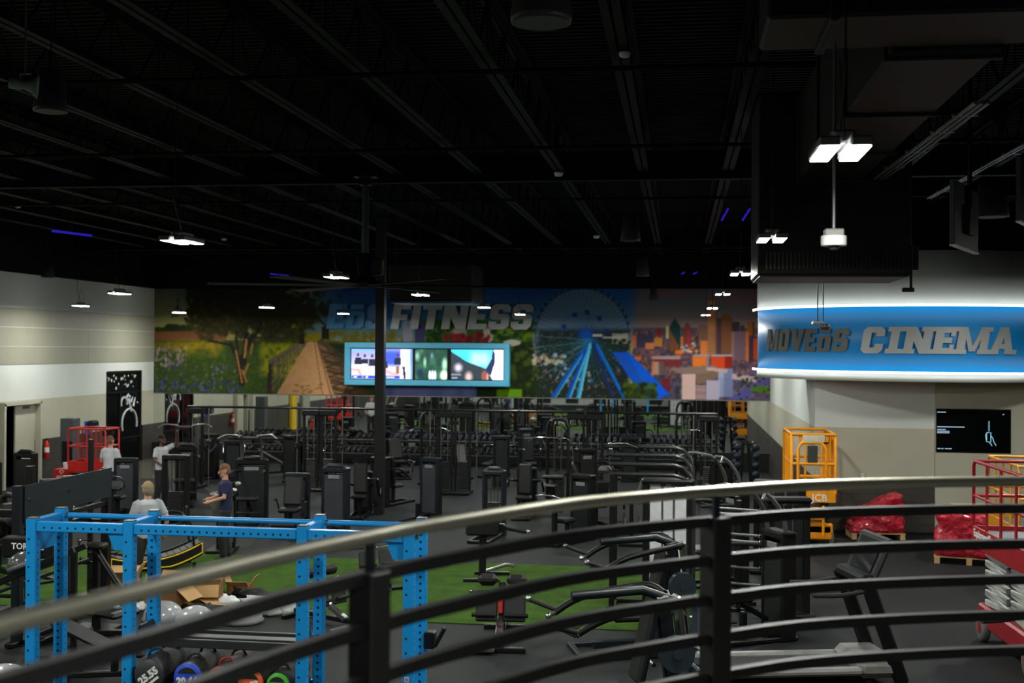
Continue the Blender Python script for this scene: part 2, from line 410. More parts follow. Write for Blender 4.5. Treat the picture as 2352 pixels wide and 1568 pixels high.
we = MB().box((XE + .1, (YB + yc) / 2, CEIL / 2), (.2, yc - YB, CEIL)).build('wall_east', M_BLACKWALL); struct(we)
wq = MB().box(((XL + XE) / 2, YB - .1, CEIL / 2), (XE - XL, .2, CEIL)).build('wall_entrance', M_BLACKWALL); struct(wq)
MB().box(((XL + XE) / 2, YB + .01, 1.15), (XE - XL, .02, 2.3)).build('lower_white_band', M_WHITEWALL, wq)
for i in range(16):
    MB().box((XL + 1.2 + i * 1.95, YB + .03, 1.1), (.9, .03, 2.0)).build('dark_panel', SHROUD_D, wq)
# curved fascia (cinema drum) --------------------------------------
CC = Vector((5.34, 28.5, 0)); RR = 3.5
LATX, LATY = Vector((math.cos(YAW), math.sin(YAW), 0)), Vector((-math.sin(YAW), math.cos(YAW), 0))
def drum(phi, r, z):
    p = CC + LATX * (r * math.sin(phi)) - LATY * (r * math.cos(phi)); return (p.x, p.y, z)
def arc_mb(r0, r1, z0, z1, a0=-100, a1=75, n=70):
    mb = MB(); vs = []; fs = []
    for i in range(n + 1):
        a = math.radians(a0 + (a1 - a0) * i / n)
        vs += [drum(a, r0, z0), drum(a, r1, z0), drum(a, r1, z1), drum(a, r0, z1)]
    for i in range(n):
        b = 4 * i; c = b + 4
        for k in range(4): fs.append((b + k, b + (k + 1) % 4, c + (k + 1) % 4, c + k))
    fs += [(0, 3, 2, 1), (4 * n, 4 * n + 1, 4 * n + 2, 4 * n + 3)]
    mb.add(vs, [f[::-1] for f in fs], False)
    mb.sm = [True] * len(mb.sm); return mb
M_SIGNBLUE = mat('glossy_blue_vinyl', rgb(6, 134, 206), 0.5, var=0.02, scale=1)
dm = arc_mb(RR - .25, RR, 4.94, 6.06).build('wall_fascia', M_WHITEWALL); struct(dm, 'curved white fascia drum carrying a blue sign band')
for o in (dm,): 
    for p in o.data.polygons: p.use_smooth = abs(p.normal.z) < .5
arc_mb(RR - .25, RR, 3.36, 3.54).build('lower_lip', M_WHITEWALL, dm)
arc_mb(RR - .25, RR - .02, 3.56, 4.92).build('blue_band', M_SIGNBLUE, dm, 'glossy blue sign band')
LED = emit('white_led_strip', (0.93, 0.98, 1.0, 1), 5.2)
for z in (3.545, 4.935): arc_mb(RR + .075, RR + .105, z - .020, z + .020).build('led_strip', LED, dm, 'glowing white LED strip')
for z in (3.545, 4.935):
    for k in range(12): MB().tube([drum(math.radians(-96 + 15 * k), RR - .03, z), drum(math.radians(-96 + 15 * k), RR + .08, z)], .008, 6).build('strip_clip', STEEL, dm)
sv = [tuple(Vector(drum(math.radians(-100 + 175 * i / 50), RR - .25, 3.37))) for i in range(51)]
MB().add(sv + [tuple(CC + Vector((0, 0, 3.37)))], [(i, i + 1, 51) for i in range(50)]).build('soffit', M_WHITEWALL, dm)
sv = [tuple(Vector(drum(math.radians(-100 + 175 * i / 50), RR - .25, 6.05))) for i in range(51)]
MB().add(sv + [tuple(CC + Vector((0, 0, 6.05)))], [(i, i + 1, 51) for i in range(50)]).build('top_cap', M_BLACKWALL, dm)
# block letters -----------------------------------------------------
def L_(ch, slab):
    """polygons of a heavy block letter in a unit-high box, returns (polys, width)"""
    t = .27; h = .22; s = .10
    R = lambda x0, y0, x1, y1: [(x0, y0), (x1, y0), (x1, y1), (x0, y1)]
    def bowl(w):
        c = .13
        return [[(c, 0), (w - c, 0), (w, c), (w - t, h), (t, h), (0, c)], [(0, 1 - c), (t, 1 - h), (w - t, 1 - h), (w, 1 - c), (w - c, 1), (c, 1)]]
    if ch == 'M':
        w = 1.02; P = [R(0, 0, t, 1), R(w - t, 0, w, 1), [(t * .5, 1), (t, 1), (w / 2 + .06, .1), (w / 2 - .1, .1)], [(w - t, 1), (w - t * .5, 1), (w / 2 + .1, .1), (w / 2 - .06, .1)]]
        if slab: P += [R(-s, 0, t + s * .6, .17), R(w - t - s * .6, 0, w + s, .17), R(-s, .83, t, 1), R(w - t, .83, w + s, 1)]
    elif ch in 'Oo':
        w = .72; P = bowl(w) + [R(0, .13, t, .87), R(w - t, .13, w, .87)]
        if ch == 'o':
            P = [[(x * .86, y * .70) for x, y in p] for p in P] + [R(.08, .80, .54, .98)]; w = .62
    elif ch == 'V': w = .78; P = [[(0, 1), (.29, 1), (.45, .3), (.52, 0), (.26, 0)], [(.78, 1), (.52, 1), (.39, .35), (.36, 0), (.56, 0)]]
    elif ch == 'E':
        w = .62; P = [R(0, 0, t, 1), R(0, 0, w, h), R(0, 1 - h, w, 1), R(0, .40, w - .08, .60)]
        if slab: P += [R(-s, 0, t, .17), R(-s, .83, t, 1), R(w - .14, 0, w, .34), R(w - .14, .66, w, 1)]
    elif ch == 'S':
        w = .68; c = .13; P = [[(c, 0), (w - c, 0), (w, c), (w - t, h), (0, h), (0, c)], [(0, 1 - c), (t, 1 - h), (w, 1 - h), (w, 1 - c), (w - c, 1), (c, 1)],
            [(0, .5), (.1, .40), (w - .08, .40), (w, .5), (w - .1, .61), (.08, .61)], R(0, .5, t, .87), R(w - t, .13, w, .5), R(0, h, t * .9, .31), R(w - t * .9, .69, w, 1 - h)]
    elif ch == 'C':
        w = .70; P = bowl(w) + [R(0, .13, t, .87), R(w - t, .13, w, .36), R(w - t, .64, w, .87)]
    elif ch == 'I':
        w = t + (.2 if slab else 0); o = .1 if slab else 0; P = [R(o, 0, o + t, 1)]
        if slab: P += [R(0, 0, w, .18), R(0, .82, w, 1)]
    elif ch == 'N':
        w = .82; P = [R(0, 0, t, 1), R(w - t, 0, w, 1), [(0, 1), (t + .04, 1), (w, 0), (w - t - .04, 0)]]
        if slab: P += [R(-s, 0, t + s * .8, .17), R(-s, .83, t, 1), R(w - t - s * .8, .83, w + s, 1)]
    elif ch == 'A':
        w = .86; P = [[(0, 0), (.27, 0), (.52, 1), (.30, 1)], [(w, 0), (w - .27, 0), (w - .52, 1), (w - .30, 1)], R(.18, .2, w - .18, .38), R(.30, .8, w - .30, 1)]
        if slab: P += [R(-s, 0, .30, .16), R(w - .30, 0, w + s, .16)]
    elif ch == 'F': w = .6; P = [R(0, 0, t, 1), R(0, 1 - h, w, 1), R(0, .36, w - .08, .58)]
    elif ch == 'T': w = .66; P = [R(w / 2 - t / 2, 0, w / 2 + t / 2, 1), R(0, 1 - h, w, 1)]
    else: w = .3; P = []
    return P, w
def dense(p, n=4):
    out = []
    for i in range(len(p)):
        a, b = p[i], p[(i + 1) % len(p)]
        for k in range(n): out.append((a[0] + (b[0] - a[0]) * k / n, a[1] + (b[1] - a[1]) * k / n))
    return out
M_LETTER_D = mat('dark_grey_sign_letter', rgb(92, 94, 92), 0.45, var=0.03)
M_LETTER_L = mat('silver_sign_letter', rgb(166, 168, 168), 0.4, 0.0, var=0.03)
def sign_on_drum(word, x0, x1, zc, hh, m, slab, lab):
    """letters laid out along the arc between two directions"""
    root = thing('sign_lettering', lab, 'sign', drum(math.radians(-30), RR, zc))
    base = Vector(root.location)
    Ls = [L_(c, slab) for c in word]; gap = .10
    tot = sum(w for _, w in Ls) + gap * (len(Ls) - 1); k = (x1 - x0) / tot; x = x0
    for (P, w), c in zip(Ls, word):
        mb = MB()
        for ip, p in enumerate(P):
            q = [(x + k * px + .17 * (py - .5) * hh / 3.5 * 1.0, zc + (py - .5) * hh) for px, py in p]
            area = sum(q[i][0] * q[(i + 1) % len(q)][1] - q[(i + 1) % len(q)][0] * q[i][1] for i in range(len(q)))
            if area < 0: q = q[::-1]
            n = len(q)
            a = [Vector(drum(s_, RR + .045 + .0015 * ip, z)) - base for s_, z in q]; b = [Vector(drum(s_, RR - .005, z)) - base for s_, z in q]
            mb.add(a + b, [tuple(range(n))] + [(i, i + n, (i + 1) % n + n, (i + 1) % n) for i in range(n)])
        mb.build('letter', m, root)
        x += k * (w + gap)
    return root
def phi_at(px):
    d = ray(px, 780); d = Vector((d.x, d.y, 0)).normalized(); o = Vector((0, 0, 0)) - CC; b = o.dot(d)
    t = -b - math.sqrt(max(0, b * b - (o.dot(o) - RR * RR))); p = d * t - CC
    return math.atan2(p.dot(LATX), -p.dot(LATY))
sign_on_drum('MOVEoS', phi_at(1766), phi_at(1950), 4.215, .50, M_LETTER_D, False, 'dark grey raised letters reading MOVEoS on the blue curved band')
sign_on_drum('CINEMA', phi_at(1982), phi_at(2328), 4.215, .55, M_LETTER_L, True, 'silver raised slab letters reading CINEMA on the blue curved band')
# ================================================================ MURAL (flat print on the back wall)
def project(P):
    d = P - np.array(EYE); t = d @ np.array(FW)
    return CXP + F_PX * (d @ np.array(RT)) / t, CYP - F_PX * (d @ np.array(UP)) / t
def vnoise(x, y, s, seed=0):
    xs, ys = x / s, y / s; xi, yi = np.floor(xs).astype(int), np.floor(ys).astype(int); fx, fy = xs - xi, ys - yi
    fx, fy = fx * fx * (3 - 2 * fx), fy * fy * (3 - 2 * fy)
    h = lambda a, b: np.modf(np.abs(np.sin(a * 127.1 + b * 311.7 + seed * 17.3) * 43758.5453))[0]
    return (h(xi, yi) * (1 - fx) + h(xi + 1, yi) * fx) * (1 - fy) + (h(xi, yi + 1) * (1 - fx) + h(xi + 1, yi + 1) * fx) * fy
def fbm(x, y, s, seed=0): return .5 * vnoise(x, y, s, seed) + .3 * vnoise(x, y, s / 2, seed + 1) + .2 * vnoise(x, y, s / 4, seed + 2)
class Paint:
    def __init__(s, X, Y): s.X, s.Y = X, Y; s.C = np.zeros(X.shape + (3,))
    def put(s, m, col, a=1.0):
        m = np.clip(m * a, 0, 1)[..., None]; s.C = s.C * (1 - m) + np.array(col, float) * m
    def poly(s, pts, col, a=1.0):
        m = np.zeros(s.X.shape, bool); n = len(pts)
        for i in range(n):
            (x0, y0), (x1, y1) = pts[i], pts[(i + 1) % n]
            if y0 == y1: continue
            c = (s.Y >= min(y0, y1)) & (s.Y < max(y0, y1)); m ^= c & (s.X < x0 + (s.Y - y0) * (x1 - x0) / (y1 - y0))
        s.put(m.astype(float), col, a); return m
    def line(s, p, q, w, col, a=1.0):
        dx, dy = q[0] - p[0], q[1] - p[1]; L = dx * dx + dy * dy
        t = np.clip(((s.X - p[0]) * dx + (s.Y - p[1]) * dy) / L, 0, 1)
        d = np.hypot(s.X - p[0] - t * dx, s.Y - p[1] - t * dy); s.put(np.clip(w / 2 - d + .5, 0, 1), col, a)
    def ell(s, c, rx, ry, col, a=1.0, soft=.15):
        d = np.hypot((s.X - c[0]) / rx, (s.Y - c[1]) / ry); s.put(np.clip((1 - d) / soft, 0, 1), col, a)
    def mask(s, x0, y0, x1, y1, soft=1.0):
        c = lambda v: np.clip(v / soft, 0, 1)
        return c(s.X - x0) * c(x1 - s.X) * c(s.Y - y0) * c(y1 - s.Y)
    def rect(s, x0, y0, x1, y1, col, a=1.0): s.put(s.mask(x0, y0, x1, y1), col, a)
    def dots(s, n, x0, y0, x1, y1, r0, r1, cols, seed=0, ey=1.0, a=.9):
        r = random.Random(seed)
        for _ in range(n):
            x, y = r.uniform(x0, x1), r.uniform(y0, y1); q = r.uniform(r0, r1); col = r.choice(cols)
            i = (np.abs(s.X - x) < q * 2) & (np.abs(s.Y - y) < q * 2 * ey)
            jj = np.where(i.any(0))[0]; ii = np.where(i.any(1))[0]
            if len(ii) == 0 or len(jj) == 0: continue
            sl = (slice(ii[0], ii[-1] + 1), slice(jj[0], jj[-1] + 1))
            d = np.hypot(s.X[sl] - x, (s.Y[sl] - y) / ey); m = (np.clip((q - d) / (.4 * q), 0, 1) * a)[..., None]
            s.C[sl] = s.C[sl] * (1 - m) + np.array(col, float) * m
def print_mesh(name, P, colors, m, parent=None, gain=1.0):
    H, W = P.shape[:2]
    idx = np.arange(H * W).reshape(H, W)
    q = np.stack([idx[:-1, :-1], idx[:-1, 1:], idx[1:, 1:], idx[1:, :-1]], -1).reshape(-1, 4)[:, ::-1]
    me = bpy.data.meshes.new(name)
    me.vertices.add(H * W); me.vertices.foreach_set('co', P.reshape(-1).astype(np.float32))
    me.loops.add(q.size); me.loops.foreach_set('vertex_index', q.reshape(-1).astype(np.int32))
    me.polygons.add(len(q)); me.polygons.foreach_set('loop_start', np.arange(0, q.size, 4, dtype=np.int32))
    me.update(calc_edges=True)
    c = np.clip(colors / 255.0, 0, 1); c = np.where(c <= .04045, c / 12.92, ((c + .055) / 1.055) ** 2.4) * gain
    ca = me.color_attributes.new('Print', 'FLOAT_COLOR', 'POINT')
    ca.data.foreach_set('color', np.concatenate([np.clip(c, 0, 1), np.ones(c.shape[:2] + (1,))], -1).reshape(-1).astype(np.float32))
    me.materials.append(m); o = bpy.data.objects.new(name, me); COL.objects.link(o)
    if parent: o.parent = parent
    return o
W, H = 720, 130
gx = np.linspace(XL, XR, W); gz = np.linspace(6.0, 2.335, H)
GX, GZ = np.meshgrid(gx, gz); P3 = np.stack([GX, np.full_like(GX, D - .012), GZ], -1)
X, Y = project(P3); Pt = Paint(X, Y); nz = fbm(X, Y, 26, 1); nz2 = fbm(X, Y, 9, 5); nz3 = vnoise(X, Y, 4, 9)
# --- left landscape
sky = np.clip((Y - 662) / 90, 0, 1)[..., None]
Pt.C = (1 - sky) * np.array([128, 128, 112]) + sky * np.array([190, 190, 120])
Pt.put(np.clip((X - 380) / 60, 0, 1) * np.clip((730 - Y) / 50, 0, 1), (110, 122, 130))
Pt.dots(26, 352, 748, 440, 760, 6, 13, [(50, 62, 18), (38, 50, 14)], 1, .8)
Pt.rect(340, 760, 520, 782, (132, 88, 58)); Pt.put(Pt.mask(340, 762, 600, 786) * nz2, (165, 110, 80), .6)
Pt.rect(340, 781, 780, 930, (66, 84, 26)); Pt.put(Pt.mask(340, 780, 500, 812, 8) * nz2 * 1.6, (160, 135, 30))
Pt.put(Pt.mask(400, 775, 520, 825, 14) * np.clip(nz2 * 1.8 - .2, 0, 1), (176, 150, 18))
Pt.put(Pt.mask(340, 800, 700, 930, 4) * np.clip(nz * 1.6 - .3, 0, 1), (52, 84, 30), .8)
Pt.put(Pt.mask(340, 800, 700, 930, 4) * np.clip(nz3 * 1.5 - .6, 0, 1), (104, 116, 34), .7)
Pt.dots(90, 352, 795, 430, 840, 1.6, 3.4, [(200, 180, 165), (170, 150, 165), (150, 130, 160)], 2, 1.7)
Pt.dots(150, 352, 835, 560, 900, 1.6, 3.2, [(128, 122, 170), (92, 92, 150), (150, 150, 175), (80, 82, 140)], 3, 1.6, .8)
Pt.dots(60, 352, 875, 560, 905, 2.5, 4.5, [(74, 70, 140), (110, 108, 170), (60, 58, 120)], 4, 1.3, .8)
Pt.put(Pt.mask(590, 775, 720, 870, 16) * np.clip(nz2 * 2 - .3, 0, 1), (170, 170, 16))
Pt.put(Pt.mask(690, 770, 800, 860, 12) * np.clip(nz2 * 1.8 - .3, 0, 1), (128, 122, 40))
# --- central sky + park
s2 = np.clip((Y - 662) / 120, 0, 1)[..., None]; c2 = (1 - s2) * np.array([30, 78, 140]) + s2 * np.array([116, 150, 168])
mm = np.clip((X - 690) / 90, 0, 1)[..., None] * np.clip((790 - Y) / 14, 0, 1)[..., None]; Pt.C = Pt.C * (1 - mm) + c2 * mm
Pt.put(Pt.mask(690, 690, 790, 765, 24), (70, 100, 110), .8)
Pt.put(Pt.mask(740, 752, 960, 800, 12) * np.clip(nz2 * 2.2 - .3, 0, 1), (104, 98, 36))
Pt.put(Pt.mask(960, 728, 1240, 800, 10) * np.clip(nz2 * 2.4 - .4, 0, 1), (54, 82, 22))
Pt.rect(925, 735, 948, 792, (150, 146, 165)); Pt.rect(952, 742, 976, 790, (70, 70, 100)); Pt.rect(1040, 752, 1072, 790, (150, 146, 130)); Pt.rect(1110, 745, 1135, 790, (168, 164, 150))
Pt.dots(70, 985, 735, 1030, 800, 3, 9, [(40, 66, 20), (28, 48, 16), (66, 88, 26)], 21)
Pt.dots(60, 1020, 768, 1125, 796, 4, 9, [(150, 36, 52), (128, 30, 40), (92, 30, 30)], 22)
Pt.dots(80, 1130, 745, 1225, 800, 4, 10, [(52, 92, 26), (30, 52, 18), (108, 120, 24)], 23)
Pt.put(Pt.mask(690, 782, 1250, 940, 10), (40, 50, 24)); Pt.put(Pt.mask(1160, 780, 1262, 935, 10), (34, 46, 18)); Pt.dots(120, 1165, 785, 1260, 915, 4, 10, [(42, 58, 20), (26, 36, 14), (70, 88, 24)], 24)
Pt.ell((1176, 787), 22, 8, (190, 186, 172)); Pt.rect(880, 888, 1095, 925, (96, 104, 160)); Pt.put(Pt.mask(880, 888, 1095, 925, 6) * vnoise(X, Y * .2, 16, 4), (150, 150, 190), .7)
Pt.rect(1140, 893, 1200, 925, (104, 146, 20)); Pt.rect(830, 890, 870, 925, (44, 82, 26))
# --- footbridge
Pt.poly([(705, 785), (738, 785), (800, 910), (632, 910)], (206, 158, 116)); Pt.put(Pt.mask(620, 790, 810, 915) * np.clip(nz2 * 2 - 1, 0, 1) * 0, (150, 110, 80))
Pt.poly([(728, 785), (752, 785), (860, 920), (772, 920)], (92, 74, 56))
for t in np.linspace(0, 1, 15) ** 1.7: Pt.line((726 + 48 * t, 788 + 125 * t), (748 + 80 * t, 800 + 118 * t), 1 + 3 * t, (190, 146, 108), .8)
Pt.line((722, 782), (742, 915), 1.6, (96, 76, 58)); Pt.line((728, 782), (762, 915), 2.2, (96, 76, 58))
Pt.poly([(618, 826), (627, 826), (628, 910), (612, 910)], (52, 42, 32)); Pt.poly([(615, 832), (622, 824), (698, 778), (700, 783), (628, 840)], (122, 108, 88))
for t in np.linspace(0, 1, 9) ** .8: 
    x = 626 + 72 * t; Pt.line((x, 830 - 47 * t), (x + 1, 900 - 110 * t), 4.5 - 3.6 * t, (96, 84, 66))
for o in (14, 30, 48, 64): Pt.line((624, 832 + o), (700, 783 + o * .10), 3.6 if o in (14, 48) else 2, (126, 112, 92))
for o in (0, 9, 20): Pt.line((732, 775 + o * .2), (860, 868 + o * 2.2), 3, (86, 74, 58))
for t in np.linspace(0, 1, 9) ** 1.4: Pt.line((735 + 120 * t, 778 + 90 * t), (736 + 124 * t, 786 + 135 * t), 1 + 4 * t, (78, 66, 52))
Pt.rect(700, 748, 738, 778, (104, 124, 122)); Pt.rect(700, 765, 738, 780, (134, 122, 20)); Pt.line((698, 740), (722, 722), 3, (42, 38, 32)); Pt.line((722, 722), (752, 752), 4, (42, 38, 32)); Pt.rect(686, 748, 700, 790, (36, 32, 26)); Pt.rect(738, 750, 756, 780, (40, 36, 28))
Pt.put(Pt.mask(600, 785, 800, 930) * np.clip(nz2 * 2.2 - 1.0, 0, 1) * (np.abs(X - 700) < (Y - 770) * .72), (180, 134, 96), .6)
Pt.dots(26, 676, 880, 745, 905, 3, 8, [(120, 92, 66), (140, 106, 78)], 14, .35, .8)
for q in range(5):
    y_ = 806 + q * 22; Pt.line((740 + q * 7, y_), (800 + q * 12, y_ + 18), 4, (70, 56, 42), .9); Pt.line((742 + q * 7, y_ + 16), (800 + q * 10, y_ - 8), 3, (64, 52, 40), .8)
# --- big tree
r = random.Random(5)
fol = fbm(X, Y, 34, 61) * .55 + fbm(X, Y, 11, 62) * .45
env = 1 - np.hypot((X - 575) / 150, (Y - 700) / 72) ** 2
m_ = np.clip((env * .9 + (fol - .5) * 2.6 + .12) * 3, 0, 1); Pt.put(m_, (40, 38, 14)); Pt.put(m_ * np.clip(nz3 * 2 - .9, 0, 1), (64, 60, 20), .8); Pt.put(m_ * np.clip(nz2 * 2.4 - 1.2, 0, 1), (22, 24, 12), .8)
env = 1 - np.hypot((X - 500) / 95, (Y - 735) / 50) ** 2
m_ = np.clip((env * .7 + (fol - .55) * 2.8) * 3, 0, 1) * np.clip((790 - Y) / 12, 0, 1); Pt.put(m_, (58, 54, 18), .85); Pt.put(m_ * np.clip(nz3 * 2.2 - 1, 0, 1), (104, 92, 26), .7)
env = 1 - np.hypot((X - 640) / 95, (Y - 742) / 52) ** 2; m_ = np.clip((env * .8 + (fol - .5) * 2.6) * 3, 0, 1) * np.clip((792 - Y) / 12, 0, 1); Pt.put(m_, (46, 46, 18), .9); Pt.put(m_ * np.clip(nz3 * 2.2 - 1, 0, 1), (92, 88, 26), .6)
env = 1 - np.hypot((X - 715) / 70, (Y - 695) / 40) ** 2; m_ = np.clip((env * .5 + (fol - .55) * 3.2) * 3, 0, 1); Pt.put(m_, (52, 54, 36), .8)
for a, b, w in (((556, 880), (548, 822), 13), ((548, 830), (530, 790), 8), ((530, 792), (480, 782), 5), ((552, 830), (580, 770), 9), ((560, 835), (566, 765), 10), ((546, 825), (542, 760), 5), ((584, 775), (600, 745), 5)):
    Pt.line(a, b, w, (34, 28, 20))
for a, b, w in (((556, 878), (542, 806), 4.5), ((570, 836), (560, 862), 4), ((562, 820), (566, 780), 6), ((576, 812), (580, 790), 4), ((566, 876), (556, 850), 4)): Pt.line(a, b, w, (206, 140, 84))
# --- ferris wheel
cx0, cy0, R0 = 1352, 776, 100
Pt.ell((1337, 775), 116, 118, (118, 134, 150), .75, .05)
Pt.put(Pt.mask(1228, 750, 1452, 940, 14), (34, 44, 42)); Pt.put(Pt.mask(1230, 760, 1450, 930, 3) * np.clip(nz3 * 2.4 - 1.5, 0, 1), (170, 158, 136), .7); Pt.put(Pt.mask(1230, 756, 1450, 930, 3) * np.clip(nz2 * 2.2 - 1, 0, 1), (34, 48, 26), .9)
Pt.dots(40, 1225, 812, 1300, 838, 3, 7, [(206, 176, 140), (170, 140, 110), (190, 186, 180)], 41); Pt.dots(46, 1280, 835, 1360, 880, 3, 6, [(180, 174, 168), (90, 110, 160), (60, 70, 60)], 42); Pt.rect(1405, 765, 1446, 790, (170, 166, 148)); Pt.dots(30, 1390, 780, 1450, 800, 3, 7, [(36, 48, 26)], 43)
for k in range(64):
    a = 2 * PI * k / 64; Pt.line((1352, 776), (1337 + 108 * math.cos(a), 775 + 113 * math.sin(a)), 1.3, (40, 74, 128) if math.sin(a) < .1 else (50, 150, 190), .6)
th = np.hypot((X - 1337) / 108, (Y - 775) / 113); Pt.put(np.clip(1 - np.abs(th - 1) * 55, 0, 1), (36, 48, 74), .85)
Pt.put(np.clip(1 - np.abs(th - .5) * 70, 0, 1) * (Y < 775), (40, 80, 140), .4)
for k in range(44):
    a = 2 * PI * k / 44; x, y = 1337 + 111 * math.cos(a), 775 + 116 * math.sin(a); Pt.rect(x - 3, y - 4, x + 3, y + 4, (34, 44, 62) if math.sin(a) < 0 else (150, 110, 120), .85)
for x, y in ((1320, 722), (1349, 716), (1376, 730), (1296, 750), (1392, 760)): Pt.poly([(x - 6, y - 5), (x + 5, y - 4), (x + 5, y + 5), (x - 4, y + 6)], (28, 60, 130), .9)
Pt.ell((1346, 768), 22, 18, (24, 92, 186), .9, .6)
for x0, x1, w, c in ((1350, 1262, 7, (20, 92, 190)), (1354, 1270, 3, (90, 190, 225)), (1352, 1300, 8, (22, 84, 180)), (1356, 1306, 4, (92, 196, 230)), (1356, 1326, 9, (60, 168, 220)), (1356, 1330, 4, (130, 210, 232)), (1368, 1438, 8, (14, 96, 190)), (1372, 1440, 3, (24, 140, 220)), (1362, 1412, 6, (34, 52, 110))):
    Pt.line((x0, 790), (x1, 922), w, c)
for p, q in (((1350, 785), (1215, 800)), ((1350, 790), (1225, 845)), ((1352, 795), (1235, 870)), ((1350, 780), (1220, 770))): Pt.line(p, q, 1.6, (110, 160, 160), .7)
Pt.rect(1360, 766, 1384, 773, (210, 210, 210)); Pt.rect(1384, 772, 1440, 778, (190, 190, 184))
# --- blue roofs and skyline
s3 = np.clip((Y - 662) / 110, 0, 1)[..., None]; c3 = (1 - s3) * np.array([92, 92, 104]) + s3 * np.array([158, 134, 128])
mm = np.clip((X - 1440) / 30, 0, 1)[..., None] * (Y < 770)[..., None]; Pt.C = Pt.C * (1 - mm) + c3 * mm
Pt.put(Pt.mask(1480, 660, 1800, 700, 12) * np.clip(fbm(X, Y * 4, 90, 8) * 2 - .7, 0, 1), (150, 96, 92), .8); Pt.put(Pt.mask(1470, 668, 1700, 726, 12) * np.clip(fbm(X, Y * 3, 90, 3) * 2 - .6, 0, 1), (92, 108, 112), .7)
Pt.rect(1452, 752, 1800, 930, (98, 86, 106)); Pt.put(Pt.mask(1450, 756, 1800, 930, 3) * np.clip(nz2 * 2.4 - 1, 0, 1), (44, 50, 44), .8)
Pt.put(Pt.mask(1450, 754, 1800, 870, 3) * np.clip(nz3 * 2.4 - 1.3, 0, 1), (220, 120, 66), .8); Pt.put(Pt.mask(1560, 850, 1800, 930, 3) * np.clip(fbm(X, Y, 12, 12) * 2.4 - 1.0, 0, 1), (134, 128, 170), .7)
def bld(x0, y0, x1, y1, c, side=None, w=.3):
    Pt.rect(x0, y0, x1, y1, c)
    if side: Pt.rect(x1 - (x1 - x0) * w, y0, x1, y1, side)
bld(1452, 770, 1462, 800, (196, 110, 70)); bld(1462, 768, 1500, 798, (74, 66, 88)); bld(1502, 775, 1522, 796, (206, 138, 70)); bld(1482, 786, 1503, 802, (216, 138, 96)); bld(1509, 753, 1518, 772, (140, 38, 44)); bld(1529, 748, 1536, 778, (206, 200, 150))
Pt.poly([(1538, 750), (1550, 730), (1562, 748), (1562, 802), (1538, 802)], (36, 66, 70)); Pt.poly([(1538, 755), (1560, 795), (1560, 804), (1538, 804)], (128, 84, 62))
bld(1563, 771, 1569, 796, (224, 120, 78)); Pt.poly([(1572, 748), (1578, 739), (1585, 748), (1586, 790), (1572, 790)], (128, 72, 56)); Pt.line((1581, 760), (1581, 812), 4, (184, 60, 66)); Pt.dots(24, 1562, 788, 1600, 808, 2, 4, [(226, 210, 205), (228, 128, 60)], 51)
bld(1604, 745, 1626, 795, (134, 98, 88)); bld(1625, 690, 1646, 818, (188, 128, 92), (96, 80, 74), .15)
for y in np.arange(762, 818, 3.2): Pt.line((1626, y), (1643, y), 1.0, (110, 84, 76), .7)
bld(1646, 730, 1682, 815, (92, 70, 80)); Pt.poly([(1657, 726), (1667, 717), (1680, 727), (1680, 812), (1657, 812)], (136, 92, 64), .9); bld(1682, 739, 1700, 780, (66, 58, 66)); bld(1700, 746, 1711, 782, (74, 62, 74))
bld(1679, 761, 1711, 826, (156, 118, 112), (124, 100, 112), .8); bld(1716, 739, 1734, 780, (150, 96, 52), (84, 58, 44), .3); bld(1712, 760, 1720, 830, (214, 120, 74)); bld(1719, 770, 1736, 830, (70, 58, 78)); bld(1730, 776, 1770, 826, (190, 84, 44))
bld(1608, 782, 1625, 816, (226, 136, 76)); bld(1590, 817, 1630, 842, (236, 132, 66), (150, 128, 150), .18); bld(1632, 818, 1682, 850, (214, 86, 48), (150, 46, 36), .36); Pt.rect(1592, 813, 1630, 818, (170, 170, 192)); Pt.rect(1634, 813, 1682, 819, (186, 190, 206))
bld(1498, 820, 1566, 842, (120, 58, 62)); Pt.rect(1498, 817, 1564, 825, (186, 156, 160)); bld(1500, 830, 1526, 860, (190, 150, 130), (110, 92, 90), .5); Pt.poly([(1452, 820), (1472, 818), (1474, 826), (1456, 830)], (232, 118, 46)); Pt.poly([(1550, 806), (1564, 802), (1570, 812), (1552, 814)], (238, 128, 44))
bld(1520, 868, 1540, 900, (112, 40, 52)); Pt.line((1500, 830), (1496, 872), 5, (208, 120, 84))
Pt.poly([(1536, 846), (1640, 838), (1650, 850), (1600, 860), (1555, 856)], (146, 122, 112)); bld(1566, 858, 1598, 930, (222, 188, 180)); Pt.poly([(1598, 862), (1650, 848), (1650, 866), (1600, 885)], (132, 108, 96)); bld(1598, 884, 1622, 930, (176, 148, 148)); bld(1622, 872, 1652, 930, (190, 180, 200)); bld(1650, 846, 1684, 912, (176, 180, 208), (132, 142, 178), .66); Pt.poly([(1622, 842), (1672, 848), (1672, 856), (1622, 850)], (206, 178, 170))
for y in np.arange(868, 912, 4): Pt.line((1654, y), (1682, y), 1.1, (104, 112, 150), .7)
for y in np.arange(890, 922, 4.5): Pt.line((1600, y), (1620, y), 1.2, (120, 84, 80), .7)
Pt.poly([(1682, 858), (1740, 866), (1736, 878), (1680, 870)], (204, 178, 186)); Pt.poly([(1670, 918), (1752, 868), (1772, 874), (1700, 925)], (96, 92, 150)); Pt.poly([(1722, 888), (1750, 885), (1772, 892), (1772, 905), (1724, 898)], (86, 116, 44)); Pt.dots(30, 1690, 860, 1770, 920, 2, 5, [(44, 54, 36)], 52)
